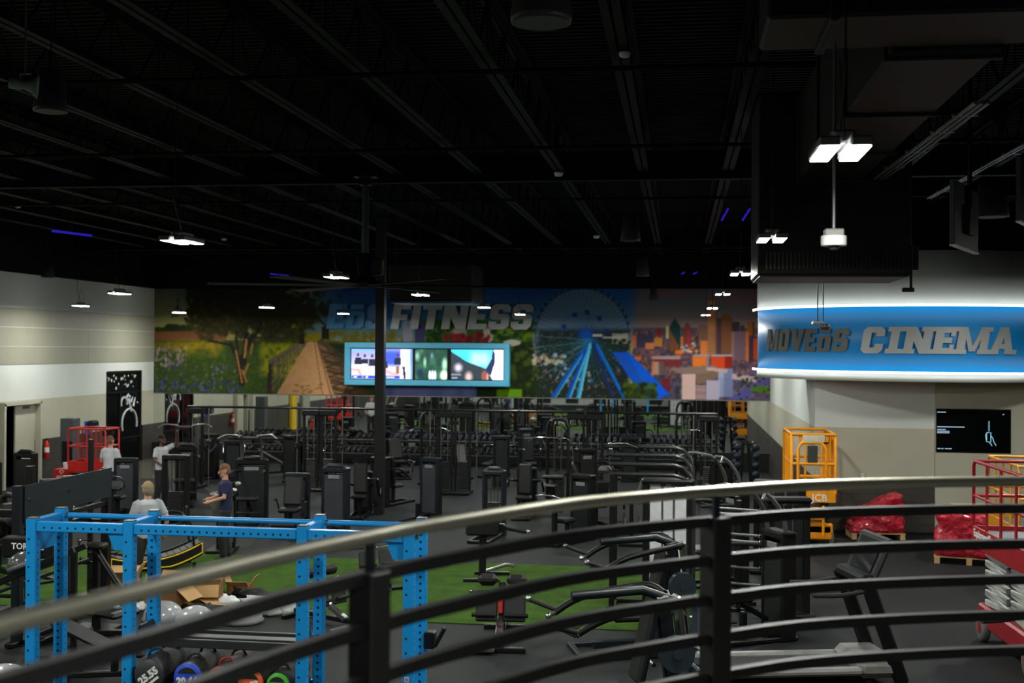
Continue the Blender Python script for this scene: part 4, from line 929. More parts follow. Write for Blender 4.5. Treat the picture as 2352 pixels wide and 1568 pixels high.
def tower(root, w, y, h, m, dpt=.22, rounded=False, panel=True):
    mb = MB()
    for s in (-1, 1): mb.rbox((s * w / 2, y, h / 2), (.07, dpt, h), .02)
    if rounded: mb.tube([(-w / 2, y, h - .10), (-w / 2 + .03, y, h - .02), (-w / 2 + .10, y, h + .03), (w / 2 - .10, y, h + .03), (w / 2 - .03, y, h - .02), (w / 2, y, h - .10)], .05, 8)
    mb.rbox((0, y, h - .06), (w + .07, dpt, .12), .03); mb.rbox((0, y, .08), (w, dpt, .12), .01)
    mb.build('tower_frame', NAVY if m is SHROUD else BLACK, root)
    if panel:
        MB().rbox((0, y - dpt * .40, .14 + (h - .30) / 2), (w - .07, .02, h - .30), .006).build('front_shroud', m, root)
        MB().rbox((0, y + dpt * .40, .14 + (h - .30) / 2), (w - .07, .02, h - .30), .006).build('rear_shroud', m, root)
        MB().rbox((0, y - dpt * .46, h - .2), (w * .5, .02, .08), .006).build('placard', mat('pale_placard', rgb(120, 124, 128), .5), root)
def selector(lab, px, py, rot, h=1.5, w=.48, kind='press', m=SHROUD, rods=False, rounded=False, off=None):
    p = off or FP(px, py)
    root = thing('weight_machine', lab, 'gym machine', (p.x, p.y, 0), math.radians(rot), 'weight stack machines')
    f = MB(); base_frame(f, w * .9, -.75, .68)
    f.rbox((0, -.05, .22), (.09, .09, .38), .015); f.rbox((0, .3, .10), (.09, .7, .08), .015)
    f.build('base_frame', BLACK, root)
    tower(root, w, .52, h, m, .24, rounded, not rods)
    stack_parts(root, w, .52, h, .6, 12, rods)
    if kind in ('press', 'row', 'fly'):
        pad(root, 'seat', (0, -.12, .47), (.36, .40, .09))
        pad(root, 'backrest', (0, .12 if kind != 'row' else -.38, .88), (.32, .09, .72 if kind != 'row' else .34), RX(-8 if kind != 'row' else 6))
        b = MB(); b.rbox((0, .2, .62), (.07, .07, .9), .012, RX(-8)); b.build('back_post', BLACK, root)
        for s in (-1, 1):
            a = MB(); a.tube([(s * .12, .45, h - .35), (s * .42, .30, h - .3), (s * .47, -.05, h - .5), (s * .45, -.28, .88 if kind == 'press' else 1.05)], .03, 8, sub=4)
            arm = a.build('press_arm', BLACK, root)
            MB().cyl((s * .47, -.30, .90 if kind == 'press' else 1.08), (s * .27, -.36, .92 if kind == 'press' else 1.1), .022, n=10).build('grip', GRIP, arm)
            MB().ball((s * .26, -.36, .92 if kind == 'press' else 1.1), .03, 10, 6).ball((s * .475, -.30, .90 if kind == 'press' else 1.08), .03, 10, 6).build('end_cap', CHROME, arm)
    elif kind == 'leg':
        pad(root, 'seat', (0, -.10, .50), (.42, .48, .10)); pad(root, 'backrest', (0, .18, .86), (.40, .10, .62), RX(-16))
        a = MB(); a.tube([(.30, -.2, .45), (.32, -.5, .40), (.30, -.62, .24)], .03, 8, sub=4).cyl((.32, -.62, .24), (-.28, -.62, .24), .02, n=8); a.build('leg_lever', BLACK, root)
        MB().cyl((-.25, -.62, .24), (.25, -.62, .24), .065, n=14).build('roller_pad', PAD, root)
        for s in (-1, 1): MB().tube([(s * .28, .1, .45), (s * .30, -.1, .72), (s * .3, -.26, .72)], .018, 8, sub=4).build('hand_grip', GRIP, root)
        MB().rbox((.34, -.15, .52), (.05, .22, .34), .02).build('cam_cover', SHROUD_D, root)
    elif kind == 'arm':
        pad(root, 'seat', (0, -.18, .47), (.38, .38, .09)); pad(root, 'elbow_pad', (0, -.50, .78), (.55, .30, .10), RX(28))
        a = MB(); a.tube([(-.3, -.5, .72), (-.32, -.7, .95), (-.2, -.75, 1.02), (.2, -.75, 1.02), (.32, -.7, .95), (.3, -.5, .72)], .02, 8, sub=4).build('curl_bar', CHROME, root)
        MB().rbox((0, -.5, .42), (.10, .1, .6), .015).build('pad_post', BLACK, root)
    elif kind == 'mast':
        # assisted chin and dip station: bent mast with cross handles and kneeling pad
        mm_ = MB()
        for s in (-1, 1): mm_.tube([(s * .22, .5, h - .1), (s * .22, .42, h + .25), (s * .20, .20, h + .52), (s * .2, -.02, h + .58)], .032, 8, sub=5)
        mm_.rbox((0, .2, h + .52), (.46, .06, .05), .015); mm_.build('mast', GREYM, root)
        for s in (-1, 1):
            MB().tube([(s * .2, .06, h + .57), (s * .50, -.06, h + .60), (s * .66, -.2, h + .52)], .022, 8, sub=3).build('chin_handle', STEEL, root)
            MB().tube([(s * .24, .42, h - .25), (s * .34, .1, h - .22), (s * .34, -.38, h - .22)], .026, 8, sub=3).build('dip_handle', GRIP, root)
        pad(root, 'kneeling_pad', (0, -.2, .62), (.5, .36, .09)); MB().rbox((0, .12, .4), (.08, .5, .07), .012, RX(-30)).build('pad_lever', BLACK, root)
        for i in range(2): MB().rbox((0, -.62 + i * .2, .14 + i * .2), (.56, .2, .035), .01).build('step', BLACK2, root)
    return root
def lat_tower(lab, px, py, rot, h=2.06, w=.56, off=None):
    p = off or FP(px, py); root = thing('pulldown_machine', lab, 'gym machine', (p.x, p.y, 0), math.radians(rot), 'arched pulldown towers')
    f = MB(); base_frame(f, w, -.9, .35); f.rbox((0, -.35, .09), (.09, .9, .08), .015); f.build('base_frame', BLACK, root)
    a = MB(); a.tube([(-w / 2, .2, .05), (-w / 2, .2, h - .22), (-w / 2 + .06, .2, h - .06), (-w / 2 + .18, .2, h), (w / 2 - .18, .2, h), (w / 2 - .06, .2, h - .06), (w / 2, .2, h - .22), (w / 2, .2, .05)], .045, 10); a.build('arch_frame', BLACK, root)
    MB().tube([(0, .2, h), (0, -.3, h + .04), (0, -.62, h - .02)], .035, 8, sub=3).build('top_boom', BLACK, root)
    for y in (-.55, .08): MB().cyl((-.02, y, h - .09), (.02, y, h - .09), .06, n=16).build('pulley', BLACK2, root)
    stack_parts(root, w, .2, h - .05, .6, 14)
    bar = MB().tube([(-.58, -.58, h - .52), (-.42, -.58, h - .42), (.42, -.58, h - .42), (.58, -.58, h - .52)], .014, 8).build('lat_bar', CHROME, root); MB().cyl((0, -.58, h - .42), (0, -.58, h - .12), .006, n=5).build('cable', BLACK, root)
    pad(root, 'seat', (0, -.55, .5), (.34, .36, .08)); MB().rbox((0, -.55, .27), (.08, .08, .42), .012).build('seat_post', BLACK, root)
    MB().cyl((-.26, -.28, .68), (.26, -.28, .68), .06, n=14).build('thigh_roller', PAD, root); MB().rbox((0, -.2, .4), (.07, .07, .62), .012).build('roller_post', BLACK, root)
    return root
def crossover(lab, x0, x1, y, h=2.28):
    root = thing('cable_crossover', lab, 'gym machine', ((x0 + x1) / 2, y, 0), 0, 'cable crossover stations'); w = x1 - x0
    b = MB()
    for dy in (-.05, .05): b.tube([(-w / 2, dy, h), (w / 2, dy, h)], .03, 8)
    for k in range(3): b.rbox((-w / 2 + w * (k + .5) / 3, 0, h), (.06, .16, .07), .01)
    b.build('top_beam', BLACK, root)
    for s in (-1, 1):
        t = MB(); 
        for dx in (-.2, .2): t.rbox((s * (w / 2 - .22) + dx, 0, h / 2), (.07, .09, h), .012)
        t.rbox((s * (w / 2 - .22), 0, .05), (.5, .75, .08), .015).rbox((s * (w / 2 - .22), 0, h - .12), (.5, .2, .16), .02); t.build('end_tower', BLACK, root)
        mb = MB()
        for i in range(14): mb.rbox((s * (w / 2 - .22), 0, .14 + i * .055), (.28, .12, .048), .004)
        mb.build('weight_stack', MATS['weight_plate_black'], root)
        mb = MB()
        for dx in (-.09, .09): mb.cyl((s * (w / 2 - .22) + dx, -.02, .1), (s * (w / 2 - .22) + dx, -.02, h - .1), .011, n=6)
        mb.cyl((s * (w / 2 - .62), -.02, .06), (s * (w / 2 - .62), -.02, h), .016, n=8); mb.build('guide_rods', STEEL, root)
        c = MB().rbox((s * (w / 2 - .62), -.05, 1.25), (.08, .12, .16), .015).cyl((s * (w / 2 - .62) - .02, -.1, 1.2), (s * (w / 2 - .62) + .02, -.1, 1.2), .05, n=12).build('pulley_carriage', BLACK2, root)
        MB().tube([(s * (w / 2 - .66), -.12, 1.2), (s * (w / 2 - .70), -.14, 1.05)], .016, 8).build('stirrup_grip', GRIP, c)
    return root
def bench(lab, px, py, rot, inc=35, off=None, m=None):
    p = off or FP(px, py); root = thing('weight_bench', lab, 'bench', (p.x, p.y, 0), math.radians(rot), 'padded weight benches')
    f = MB(); f.rbox((0, 0, .16), (.08, 1.15, .07), .012, RX(-3)); f.rbox((0, -.55, .04), (.5, .07, .06), .012); f.rbox((0, .58, .04), (.62, .07, .06), .012); f.rbox((0, -.1, .27), (.07, .08, .24), .01)
    f.tube([(0, .3, .18), (0, .42, .45 + inc * .006)], .022, 8); f.build('frame', BLACK, root)
    pad(root, 'seat_pad', (0, -.32, .43), (.30, .34, .08), RX(6), m)
    a = math.radians(inc); pad(root, 'back_pad', (0, -.12 + .42 * math.cos(a), .43 + .42 * math.sin(a)), (.30, .84, .08), RX(inc), m)
    for s in (-1, 1): MB().cyl((s * .2, .62, .05), (s * .25, .62, .05), .05, n=12).build('wheel', BLACK2, root)
    return root
def lever_press(lab, px, py, rot, sc=1.0, hue=NAVY, off=None):
    p = off or FP(px, py); root = thing('lever_machine', lab, 'gym machine', (p.x, p.y, 0), math.radians(rot), 'plate loaded lever machines'); root.scale = (sc, sc, sc)
    f = MB(); base_frame(f, .7, -.9, .8); f.rbox((0, .5, .75), (.12, .16, 1.4), .02, RX(8)); f.rbox((0, .0, .12), (.1, 1.3, .1), .015)
    f.tube([(0, .62, 1.35), (0, .2, 1.5), (0, -.55, 1.46)], .05, 8); f.build('frame', hue, root)
    MB().rbox((0, .66, .8), (.2, .06, 1.3), .02, RX(8)).build('steel_spine', STEEL, root)
    pad(root, 'seat', (0, -.2, .48), (.4, .42, .1)); pad(root, 'backrest', (0, .22, .95), (.36, .1, .8), RX(-12))
    for s in (-1, 1):
        a = MB().tube([(s * .18, .5, 1.42), (s * .46, .35, 1.46), (s * .52, -.3, 1.34), (s * .50, -.62, 1.18)], .036, 10, sub=4).build('lever_arm', BLACK, root)
        MB().tube([(s * .50, -.62, 1.18), (s * .30, -.72, 1.20)], .026, 8).tube([(s * .50, -.58, 1.20), (s * .62, -.86, 1.30)], .026, 8).build('hand_grip', GRIP, a)
        MB().ball((s * .28, -.73, 1.20), .036, 12, 7).ball((s * .63, -.88, 1.31), .036, 12, 7).ball((s * .505, -.6, 1.19), .034, 12, 7).build('end_cap', CHROME, a)
        MB().cyl((s * .30, .46, .92), (s * .40, .46, .92), .18, n=28).cyl((s * .41, .46, .92), (s * .42, .46, .92), .05, n=14).build('cam_disc', mat('blue_grey_disc', rgb(40, 48, 55), .4), root)
        MB().cyl((s * .42, .46, .6), (s * .70, .46, .6), .024, n=10).ball((s * .71, .46, .6), .03, 10, 6).build('plate_horn', CHROME, root)
    MB().rbox((0, .72, .45), (.6, .05, .6), .02).build('rear_panel', mat('blue_grey_panel', rgb(72, 82, 96), .4), root)
    return root
def treadmill(lab, px, py, rot, off=None):
    p = off or FP(px, py); root = thing('treadmill', lab, 'treadmill', (p.x, p.y, 0), math.radians(rot), 'black treadmills')
    d = MB(); d.rbox((0, -.2, .17), (.62, 1.7, .06), .01); d.build('belt', RUBBER, root)
    for s in (-1, 1):
        MB().rbox((s * .40, -.25, .20), (.14, 1.8, .09), .03).build('side_rail', mat('silver_trim', rgb(158, 158, 156), .35, .5), root)
        MB().rbox((s * .40, -1.10, .16), (.16, .14, .16), .04).build('rear_cap', GREYM, root)
        MB().rbox((s * .42, .92, .66), (.09, .17, 1.35), .03, RX(20)).build('upright', BLACK, root)
        MB().tube([(s * .42, .74, 1.16), (s * .42, .40, 1.10), (s * .40, .05, 1.10)], .028, 10, sub=3).build('handrail', GRIP, root)
        MB().cyl((s * .36, .75, .04), (s * .44, .75, .04), .045, n=10).build('roller', BLACK2, root)
    MB().rbox((0, .88, .22), (.9, .55, .24), .08).build('motor_cover', mat('dull_silver_cover', rgb(120, 120, 116), .4), root)
    MB().rbox((0, .74, 1.26), (.86, .22, .14), .04).tube([(-.3, .55, 1.12), (.3, .55, 1.12)], .024, 8).build('crossbar', BLACK, root)
    c = MB().rbox((0, .90, 1.50), (.86, .07, .56), .03, RX(-24)).build('console', BLACK2, root)
    MB().rbox((0, .862, 1.52), (.62, .01, .40), .006, RX(-24)).build('display', mat('console_glass', rgb(30, 32, 35), .1), c)
    MB().rbox((0, -.2, .07), (.5, 1.5, .09), .01).build('deck_frame', BLACK, root)
    return root
def shrouded(lab, px, py, rot, h=1.85, w=.66, m=SHROUD_D, off=None):
    """dual pulley column with full height panels"""
    p = off or FP(px, py); root = thing('pulley_tower', lab, 'gym machine', (p.x, p.y, 0), math.radians(rot), 'panelled pulley towers')
    f = MB(); 
    for s in (-1, 1): f.rbox((s * (w / 2 + .05), 0, h / 2), (.1, .22, h), .02)
    f.rbox((0, 0, h - .02), (w + .24, .3, .08), .03); f.rbox((0, 0, .05), (w + .3, .5, .08), .02); f.build('frame', BLACK, root)
    for s in (-1, 1): MB().rbox((s * w * .335, -.06, h / 2), (w * .31, .03, h - .2), .006).build('side_panel', m, root)
    MB().rbox((0, -.05, h / 2), (w * .26, .02, h - .2), .004).build('centre_panel', m, root)
    g = MB()
    for s in (-1, 1): g.cyl((s * w * .15, -.07, .1), (s * w * .15, -.07, h - .08), .012, n=8)
    g.build('guide_rods', STEEL, root)
    c = MB().rbox((0, -.1, h * .45), (w * .34, .1, .16), .02).build('carriage', BLACK2, root); MB().cyl((-.03, -.16, h * .42), (.03, -.16, h * .42), .055, n=14).build('pulley', BLACK2, c)
    MB().prism([(0 - .04, -.152, h * .45 - .05), (.04, -.152, h * .45 - .05), (0, -.152, h * .45 + .03)], (0, -.004, 0)).build('warning_mark', YELLOW, c)
    return root
# ---- left group
selector('black machine with a broad curved back shroud at the left edge', 8, 1184, 176, 1.30, .44, 'tower', SHROUD_D, rounded=True)
selector('tall black machine with a broad curved back shroud in front of the shut beige door', 88, 1164, 176, 1.38, .46, 'tower', SHROUD_D, rounded=True)
selector('machine with a pale smoked grey panel in front of the red work platform', 272, 1186, 8, 1.32, .46, 'arm', SHROUD, rounded=False)
selector('black machine with exposed steel guide rods below the man who raises his arm', 384, 1206, 4, 1.52, .52, 'tower', SHROUD_D, rods=True)
selector('chin and dip station with bent grey mast beside the exposed guide rods', 424, 1158, 20, 1.42, .46, 'mast', SHROUD_D, rounded=True)
selector('chin and dip station with bent grey mast right behind the man in navy', 570, 1206, 12, 1.42, .66, 'mast', SHROUD_D, rounded=True)
selector('slim grey panelled machine left of the rounded chest press', 668, 1222, 4, 1.22, .46, 'leg', SHROUD)
selector('rounded chest press with smoked grey panel, left of the square column', 745, 1230, -10, 1.40, .52, 'tower', SHROUD, rounded=True)
selector('chest press seat with tall charcoal backrest just left of the square column', 826, 1184, 6, 1.0, .36, 'press', SHROUD_D)
selector('narrow pale panelled machine just right of the square column', 962, 1196, -20, 1.42, .42, 'tower', SHROUD, rounded=False)
selector('black machine with exposed steel guide rods at the picture centre', 1120, 1236, -6, 1.38, .42, 'tower', SHROUD, rods=True, rounded=True)
selector('chest press with charcoal backrest right of the central guide rods', 1204, 1186, 0, 1.12, .4, 'press', SHROUD_D)
selector('dark boxy machine right of centre, half hidden by the handrail', 1306, 1244, -30, 1.36, .44, 'arm', SHROUD_D)
selector('dark machine left of the plate tree, behind the handrail', 1366, 1206, 30, 1.70, .42, 'row', SHROUD_D)
selector('black machine with bent arms right of the square column, towards the mirror', 900, 1158, 160, 1.25, .4, 'fly', SHROUD_D)
selector('low black machine near the dumbbell rack, left of the first arched tower', 912, 1096, 30, 1.15, .42, 'leg', SHROUD_D)
selector('black machine left of the square column near the mirrors', 700, 1104, 150, 1.4, .45, 'press', SHROUD_D)
selector('black machine with pale pads in front of the left end of the dumbbell rack', 455, 1102, -20, 1.35, .45, 'fly', SHROUD_D)
selector('black machine in front of the mirror behind the navy shirted man', 535, 1100, 200, 1.2, .44, 'arm', SHROUD_D)
selector('black row machine midway between two arched towers', 1150, 1110, 190, 1.45, .42, 'row', SHROUD_D)
selector('dark machine close to the second arched tower', 1216, 1098, 20, 1.5, .4, 'press', SHROUD)
selector('dark machine right of the third arched tower by the kickboard', 1640, 1162, 200, 1.2, .44, 'leg', SHROUD_D)
selector('dark machine between the second and third arched towers', 1455, 1102, 170, 1.35, .44, 'press', SHROUD_D)
lat_tower('arched pulldown tower right of the square column', 988, 1106, 10); lat_tower('arched pulldown tower at right of centre, near the big dark box machine', 1276, 1154, -8, 2.14); lat_tower('arched pulldown tower farthest right before the mirrors', 1573, 1110, -4)
yx = AZ(1000, 1140).y
xe = [AY(a, 960, 31.6).x for a in (430, 735, 1042, 1345, 1650)]
for k in range(4): crossover('cable crossover with long black top beam, %s of four along the mirrors' % ['leftmost', 'second from left', 'third from left', 'rightmost'][k], xe[k] + .03, xe[k + 1] - .03, 31.6)
bench('incline bench with pale shine left of the rounded chest press', 640, 1096, 110, 30, m=mat('glossy_vinyl', rgb(60, 60, 60), .2))
bench('incline bench between the first two arched towers, pad facing the camera', 1062, 1096, 20, 40); bench('flat bench right of the first incline bench before the mirrors', 1132, 1094, -20, 8); bench('flat bench right of the second arched tower', 1340, 1096, 40, 10)
# plate tree with yellow hubbed plates
p = FP(1450, 1250); pt = thing('plate_tree', 'black plate tree holding a yellow hubbed disc, seen under the handrail', 'weight rack', (p.x, p.y, 0))
MB().rbox((0, 0, .55), (.08, .1, 1.1), .012).rbox((0, 0, .04), (.5, .6, .06), .015).build('frame', BLACK, pt)
for s in (-1, 1):
    for z in (.45, .85): MB().cyl((s * .04, 0, z), (s * .28, 0, z), .022, n=10).build('horn', CHROME, pt)
for s, z, r_ in ((-1, .45, .22), (1, .45, .17), (-1, .85, .14)):
    o = MB().cyl((s * .13, 0, z), (s * .17, 0, z), r_, n=24).build('weight_plate', RUBBER); o.location = pt.location; tag(o, {(-1, .45): 'largest black disc with yellow centre on the plate tree', (1, .45): 'mid sized black disc on the right of the plate tree', (-1, .85): 'small black disc on the upper left of the plate tree'}[(s, z)], 'weight plate')
    MB().cyl((s * .12, 0, z), (s * .18, 0, z), r_ * .45, n=16).build('hub', mat('olive_yellow_hub', rgb(120, 112, 16), .5), o)
# ---- dumbbell racks along the mirror
rx0, rx1 = AY(524, 1010, 38.4).x, AY(1652, 1010, 38.4).x; nr = 3; rw = (rx1 - rx0) / nr; YR = 38.35
def db_mesh(m):
    r_ = .072; pf = []
    for s_ in (-1, 1):
        q = [(.012, s_ * .184), (.030, s_ * .184), (.031, s_ * .187), (.044, s_ * .187), (.045, s_ * .180), (r_ - .012, s_ * .180), (r_, s_ * .167), (r_, s_ * .083), (r_ - .012, s_ * .07), (.016, s_ * .07)]
        pf += q if s_ < 0 else q[::-1]
    me = MB().lathe(pf, 14, RX(90)).mesh('dumbbell'); me.materials.append(m); me.materials.append(CHROME)
    me.polygons.foreach_set('material_index', [1 if (i // 14) in (2, 9, 16) else 0 for i in range(len(me.polygons))]); return me
db_me = db_mesh(RUBBER)
bl_me = db_mesh(mat('blue_black_urethane', rgb(20, 29, 40), .3))
for k in range(nr):
    xc = rx0 + rw * (k + .5); nm = ['left', 'middle', 'right'][k]
    rk = thing('dumbbell_rack', 'long two tier black dumbbell rack under the mirrors, %s one' % nm, 'weight rack', (xc, YR, 0), 0, 'dumbbell racks under the mirrors')
    for s in (-1, 1): MB().rbox((s * (rw / 2 - .25), .06, .46), (.08, .5, .9), .015, RX(-8)).rbox((s * (rw / 2 - .25), 0, .03), (.1, .68, .06), .015).build('upright', BLACK, rk)
    for t, (y, z) in enumerate(((.14, .90), (-.06, .46))):
        sh = MB()
        for yy in (-.13, .13): sh.rbox((0, y + yy, z + yy * .25), (rw - .06, .06, .05), .01)
        sh.rbox((0, y - .17, z - .05), (rw - .06, .02, .09), .005); sh.build('tray', BLACK, rk)
        MB().box((0, y - .182, z - .01), (rw - .06, .004, .02)).build('tray_lip', STEEL, rk)
        n = int((rw - (.5 if t == 0 else .95)) / .2)
        for i in range(n):
            if (i + k * 3 + t * 5) % 13 == 7: continue
            o = bpy.data.objects.new('dumbbell', bl_me if (k > 0 and t == 0) or k == 2 else db_me); COL.objects.link(o)
            o.location = (xc - (n - 1) * .1 + i * .2, YR + y, z + .025 + .080); o.rotation_euler = (math.radians(14), 0, 0)
            tag(o, 'round black dumbbell, %s from the left, %s tier of the %s mirror rack' % (ORD[i], ['upper', 'lower'][t], nm), 'dumbbell', 'dumbbells on the %s tier, %s rack' % (['upper', 'lower'][t], nm))
# ---- fixed barbell rack near the yellow platform
p = FP(1712, 1132); br = thing('barbell_rack', 'black upright rack of short barbells at the end of the dumbbell racks', 'weight rack', (p.x, p.y, 0))
for yy in (-.32, .32):
    MB().rbox((-.12, yy, .72), (.06, .07, 1.4), .01, RY(4)).rbox((.12, yy, .72), (.06, .07, 1.4), .01, RY(-4)).rbox((0, yy, .03), (.7, .08, .06), .012).rbox((0, yy, 1.40), (.26, .07, .06), .012).build('end_frame', BLACK, br)
    for s in (-1, 1):
        for i in range(5): MB().rbox((s * .22, yy, .28 + i * .25), (.14, .05, .03), .006, RY(-s * 12)).build('hook', BLACK, br)
MB().rbox((0, 0, .06), (.1, .64, .05), .01).build('tie_bar', BLACK, br)
bb = MB()
for s in (-1, 1): bb.lathe([(.02, -.07), (.085, -.07), (.1, -.05), (.1, .05), (.085, .07), (.02, .07)], 16, Matrix.Translation((0, s * .52, 0)) @ RX(90))
bb_me = bb.mesh('barbell'); bb_me.materials.append(MATS['blue_black_urethane'])
bh = MB().cyl((0, -.5, 0), (0, .5, 0), .016, n=8); bh_me = bh.mesh('bar'); bh_me.materials.append(CHROME)
for s in (-1, 1):
    for i in range(5):
        o = bpy.data.objects.new('barbell', bb_me); COL.objects.link(o); o.location = (p.x + s * .25, p.y, .28 + i * .25 + .035 - .012 * 0)
        tag(o, 'short fixed barbell, %s from the floor on the %s side of its rack' % (['lowest', 'second', 'third', 'fourth', 'topmost'][i], 'left' if s < 0 else 'right'), 'barbell', 'fixed barbells on the upright rack')
        h = bpy.data.objects.new('bar', bh_me); COL.objects.link(h); h.parent = o
# ---- centre floor: hyperextension and leg-curl benches on the turf
def ghd(lab, px, py, rot, red=False, sc=1.0):
    p = FP(px, py); root = thing('roller_bench', lab, 'bench', (p.x, p.y, 0), math.radians(rot), 'roller pad benches'); root.scale = (sc,) * 3
    MB().rbox((0, .1, .10), (.08, 1.35, .08), .012).rbox((0, -.55, .035), (.75, .09, .07), .012).rbox((0, .74, .035), (.6, .09, .07), .012).rbox((0, .18, .42), (.09, .1, .7), .012, RX(-12)).build('frame', BLACK, root)
    MB().rbox((0, -.2, .22), (.1, .5, .08), .012, RX(24)).build('steel_arm', STEEL, root)
    for s in (-1, 1):
        MB().rbox((s * .20, .22, .80), (.27, .30, .16), .06, RX(-10)).build('hip_pad', PAD, root)
        MB().rbox((s * .19, -.05, .46), (.30, .06, .34), .02, RX(-14)).build('foot_plate', mat('ribbed_plate', rgb(34, 34, 35), .5), root)
        MB().cyl((s * .06, -.16, .40), (s * .38, -.16, .40), .03, n=10).build('ankle_bar', BLACK2, root)
        MB().tube([(s * .1, .3, .62), (s * .42, .22, .64)], .016, 8).ball((s * .43, .22, .64), .028, 10, 6).build('hand_grip', CHROME, root)
    if red: MB().rbox((0, -.04, .52), (.06, .05, .24), .012, RX(-14)).build('red_strap', RED, root)
    MB().rbox((-.28, -.66, .06), (.5, .12, .05), .012).build('toe_bar', GREYM, root)
    return root
ghd('roller pad bench with a red strap standing on the near edge of the turf', 1150, 1474, 4, True)
def calf(lab, px, py, rot):
    p = FP(px, py); root = thing('leg_bench', lab, 'bench', (p.x, p.y, 0), math.radians(rot))
    MB().rbox((0, .0, .45), (.12, .12, .85), .015).rbox((0, -.3, .035), (.62, .09, .07), .012).rbox((.15, .35, .035), (.62, .09, .07), .012).rbox((0, .0, .05), (.09, .75, .07), .012).build('frame', BLACK, root)
    MB().rbox((0, -.04, .93), (.56, .34, .30), .03).build('boxy_pad', RUBBER, root)
    MB().rbox((.3, .02, .9), (.2, .2, .12), .03).tube([(.3, .0, .9), (.75, .02, .82)], .03, 8).build('side_arm', BLACK, root); MB().ball((.78, .02, .82), .035, 10, 6).build('end_cap', CHROME, root)
    MB().tube([(.05, .25, .1), (.4, .32, .2), (.55, .32, .18)], .03, 8).build('foot_lever', STEEL, root); return root
calf('low black bench with a big square pad at the back edge of the turf', 1108, 1330, 6)
ghd('black roller bench partly hidden behind the blue rig post on the turf', 752, 1430, 60, False, .9); ghd('black roller bench seen behind the nearer balcony post', 862, 1345, 40, False, .95)
# ---- right group
tb = shrouded('tall pulley tower with bright silver white panels and four bent black roof tubes', 1533, 1408, 0, 2.02, .56, SHROUD_L)
TBO = Vector((-.22, .12, 0))
for k, (dy, dz) in enumerate(((.30, .0), (.18, -.12), (-.30, -.22), (-.42, -.36))):
    z = 2.46 + dz
    MB().tube([(-.75 + (k > 1) * .1, dy + .2, z), (.30, dy + .2, z + .0), (.45, dy + .2, z - .04), (.55, dy + .2, z - .16), (.60, dy + .2, z - .34), (.60, dy + .2, .06)], .032, 10).shift(TBO).build('bent_tube', mat('gloss_black_tube', rgb(44, 45, 46), .25), tb)
for x in (-.62,): 
    for dy in (.5, -.22): MB().rbox((x, dy, 1.05), (.08, .08, 2.1), .012).shift(TBO).build('upright', BLACK, tb)
MB().rbox((0, .45, .04), (1.4, .1, .07), .012).rbox((0, -.1, .04), (1.4, .1, .07), .012).rbox((-.62, .17, .04), (.1, .7, .07), .012).shift(TBO).build('base_frame', BLACK, tb)
MB().rbox((-.75, .05, 2.14), (.2, .26, .10), .04).shift(TBO).build('head_pad', mat('grey_pad', rgb(84, 84, 84), .5), tb)
for dx in (-.18, .12): MB().cyl((dx, .1, 1.75), (dx + .02, .1, 2.0), .1, .03, 14).shift(TBO).build('cone_cover', SHROUD, tb)
MB().tube([(-.7, .5, 2.5), (-.45, .45, 2.52), (-.25, .4, 2.46)], .02, 8).ball((-.7, .5, 2.5), .035, 10, 6).ball((-.68, .42, 2.42), .035, 10, 6).shift(TBO).build('chrome_grips', CHROME, tb)
shrouded('wide charcoal panelled pulley tower left of the yellow work platform', 1806, 1418, 10, 1.78, .46, SHROUD_D)
shrouded('second charcoal panelled tower behind, right of the barbell rack', 1790, 1318, -15, 1.65, .70, SHROUD_D)
selector('chin and dip station with V shaped chrome handles nearer the mirrors', 1628, 1345, -60, 1.62, .46, 'mast', SHROUD_D); selector('chin and dip station with V shaped chrome handles just above the handrail', 1714, 1472, -60, 1.50, .46, 'mast', SHROUD_D)
# storage stand with bars beside the second post
p = FP(1694, 1396); st = thing('bar_stand', 'black stand holding rows of chrome tipped bars behind the right balcony post', 'weight rack', (p.x, p.y, 0))
for yy in (-.25, .25): MB().rbox((0, yy, .85), (.08, .08, 1.7), .012).rbox((0, yy, .03), (.6, .08, .06), .01).build('upright', BLACK, st)
MB().rbox((0, 0, .06), (.1, .5, .06), .01).build('tie_bar', BLACK, st)
for i, z in enumerate((.45, .7, 1.1, 1.2, 1.5, 1.58)): 
    MB().cyl((-.34, -.3, z), (.30, -.3, z - .03), .022, n=10).build('bar', GREYM, st); MB().ball((.31, -.3, z - .03), .032, 10, 6).build('bar_tip', CHROME, st)
MB().rbox((.1, -.38, .88), (.40, .2, .02), .004, RX(20)).build('card', mat('pale_blue_card', rgb(150, 196, 224), .5), st)
lever_press('lever machine with chrome capped arms at the right end of the turf', 1470, 1496, -72, 1.0); lever_press('nearest lever machine with chrome capped arms, bottom of the picture left of the balcony post', 1430, 1690, -72, 1.0)
treadmill('black treadmill with silver side rails seen through the bars right of the post', 1830, 1560, -76); treadmill('black treadmill cut by the bottom right corner, in front of the red platform', 2300, 1690, -68)
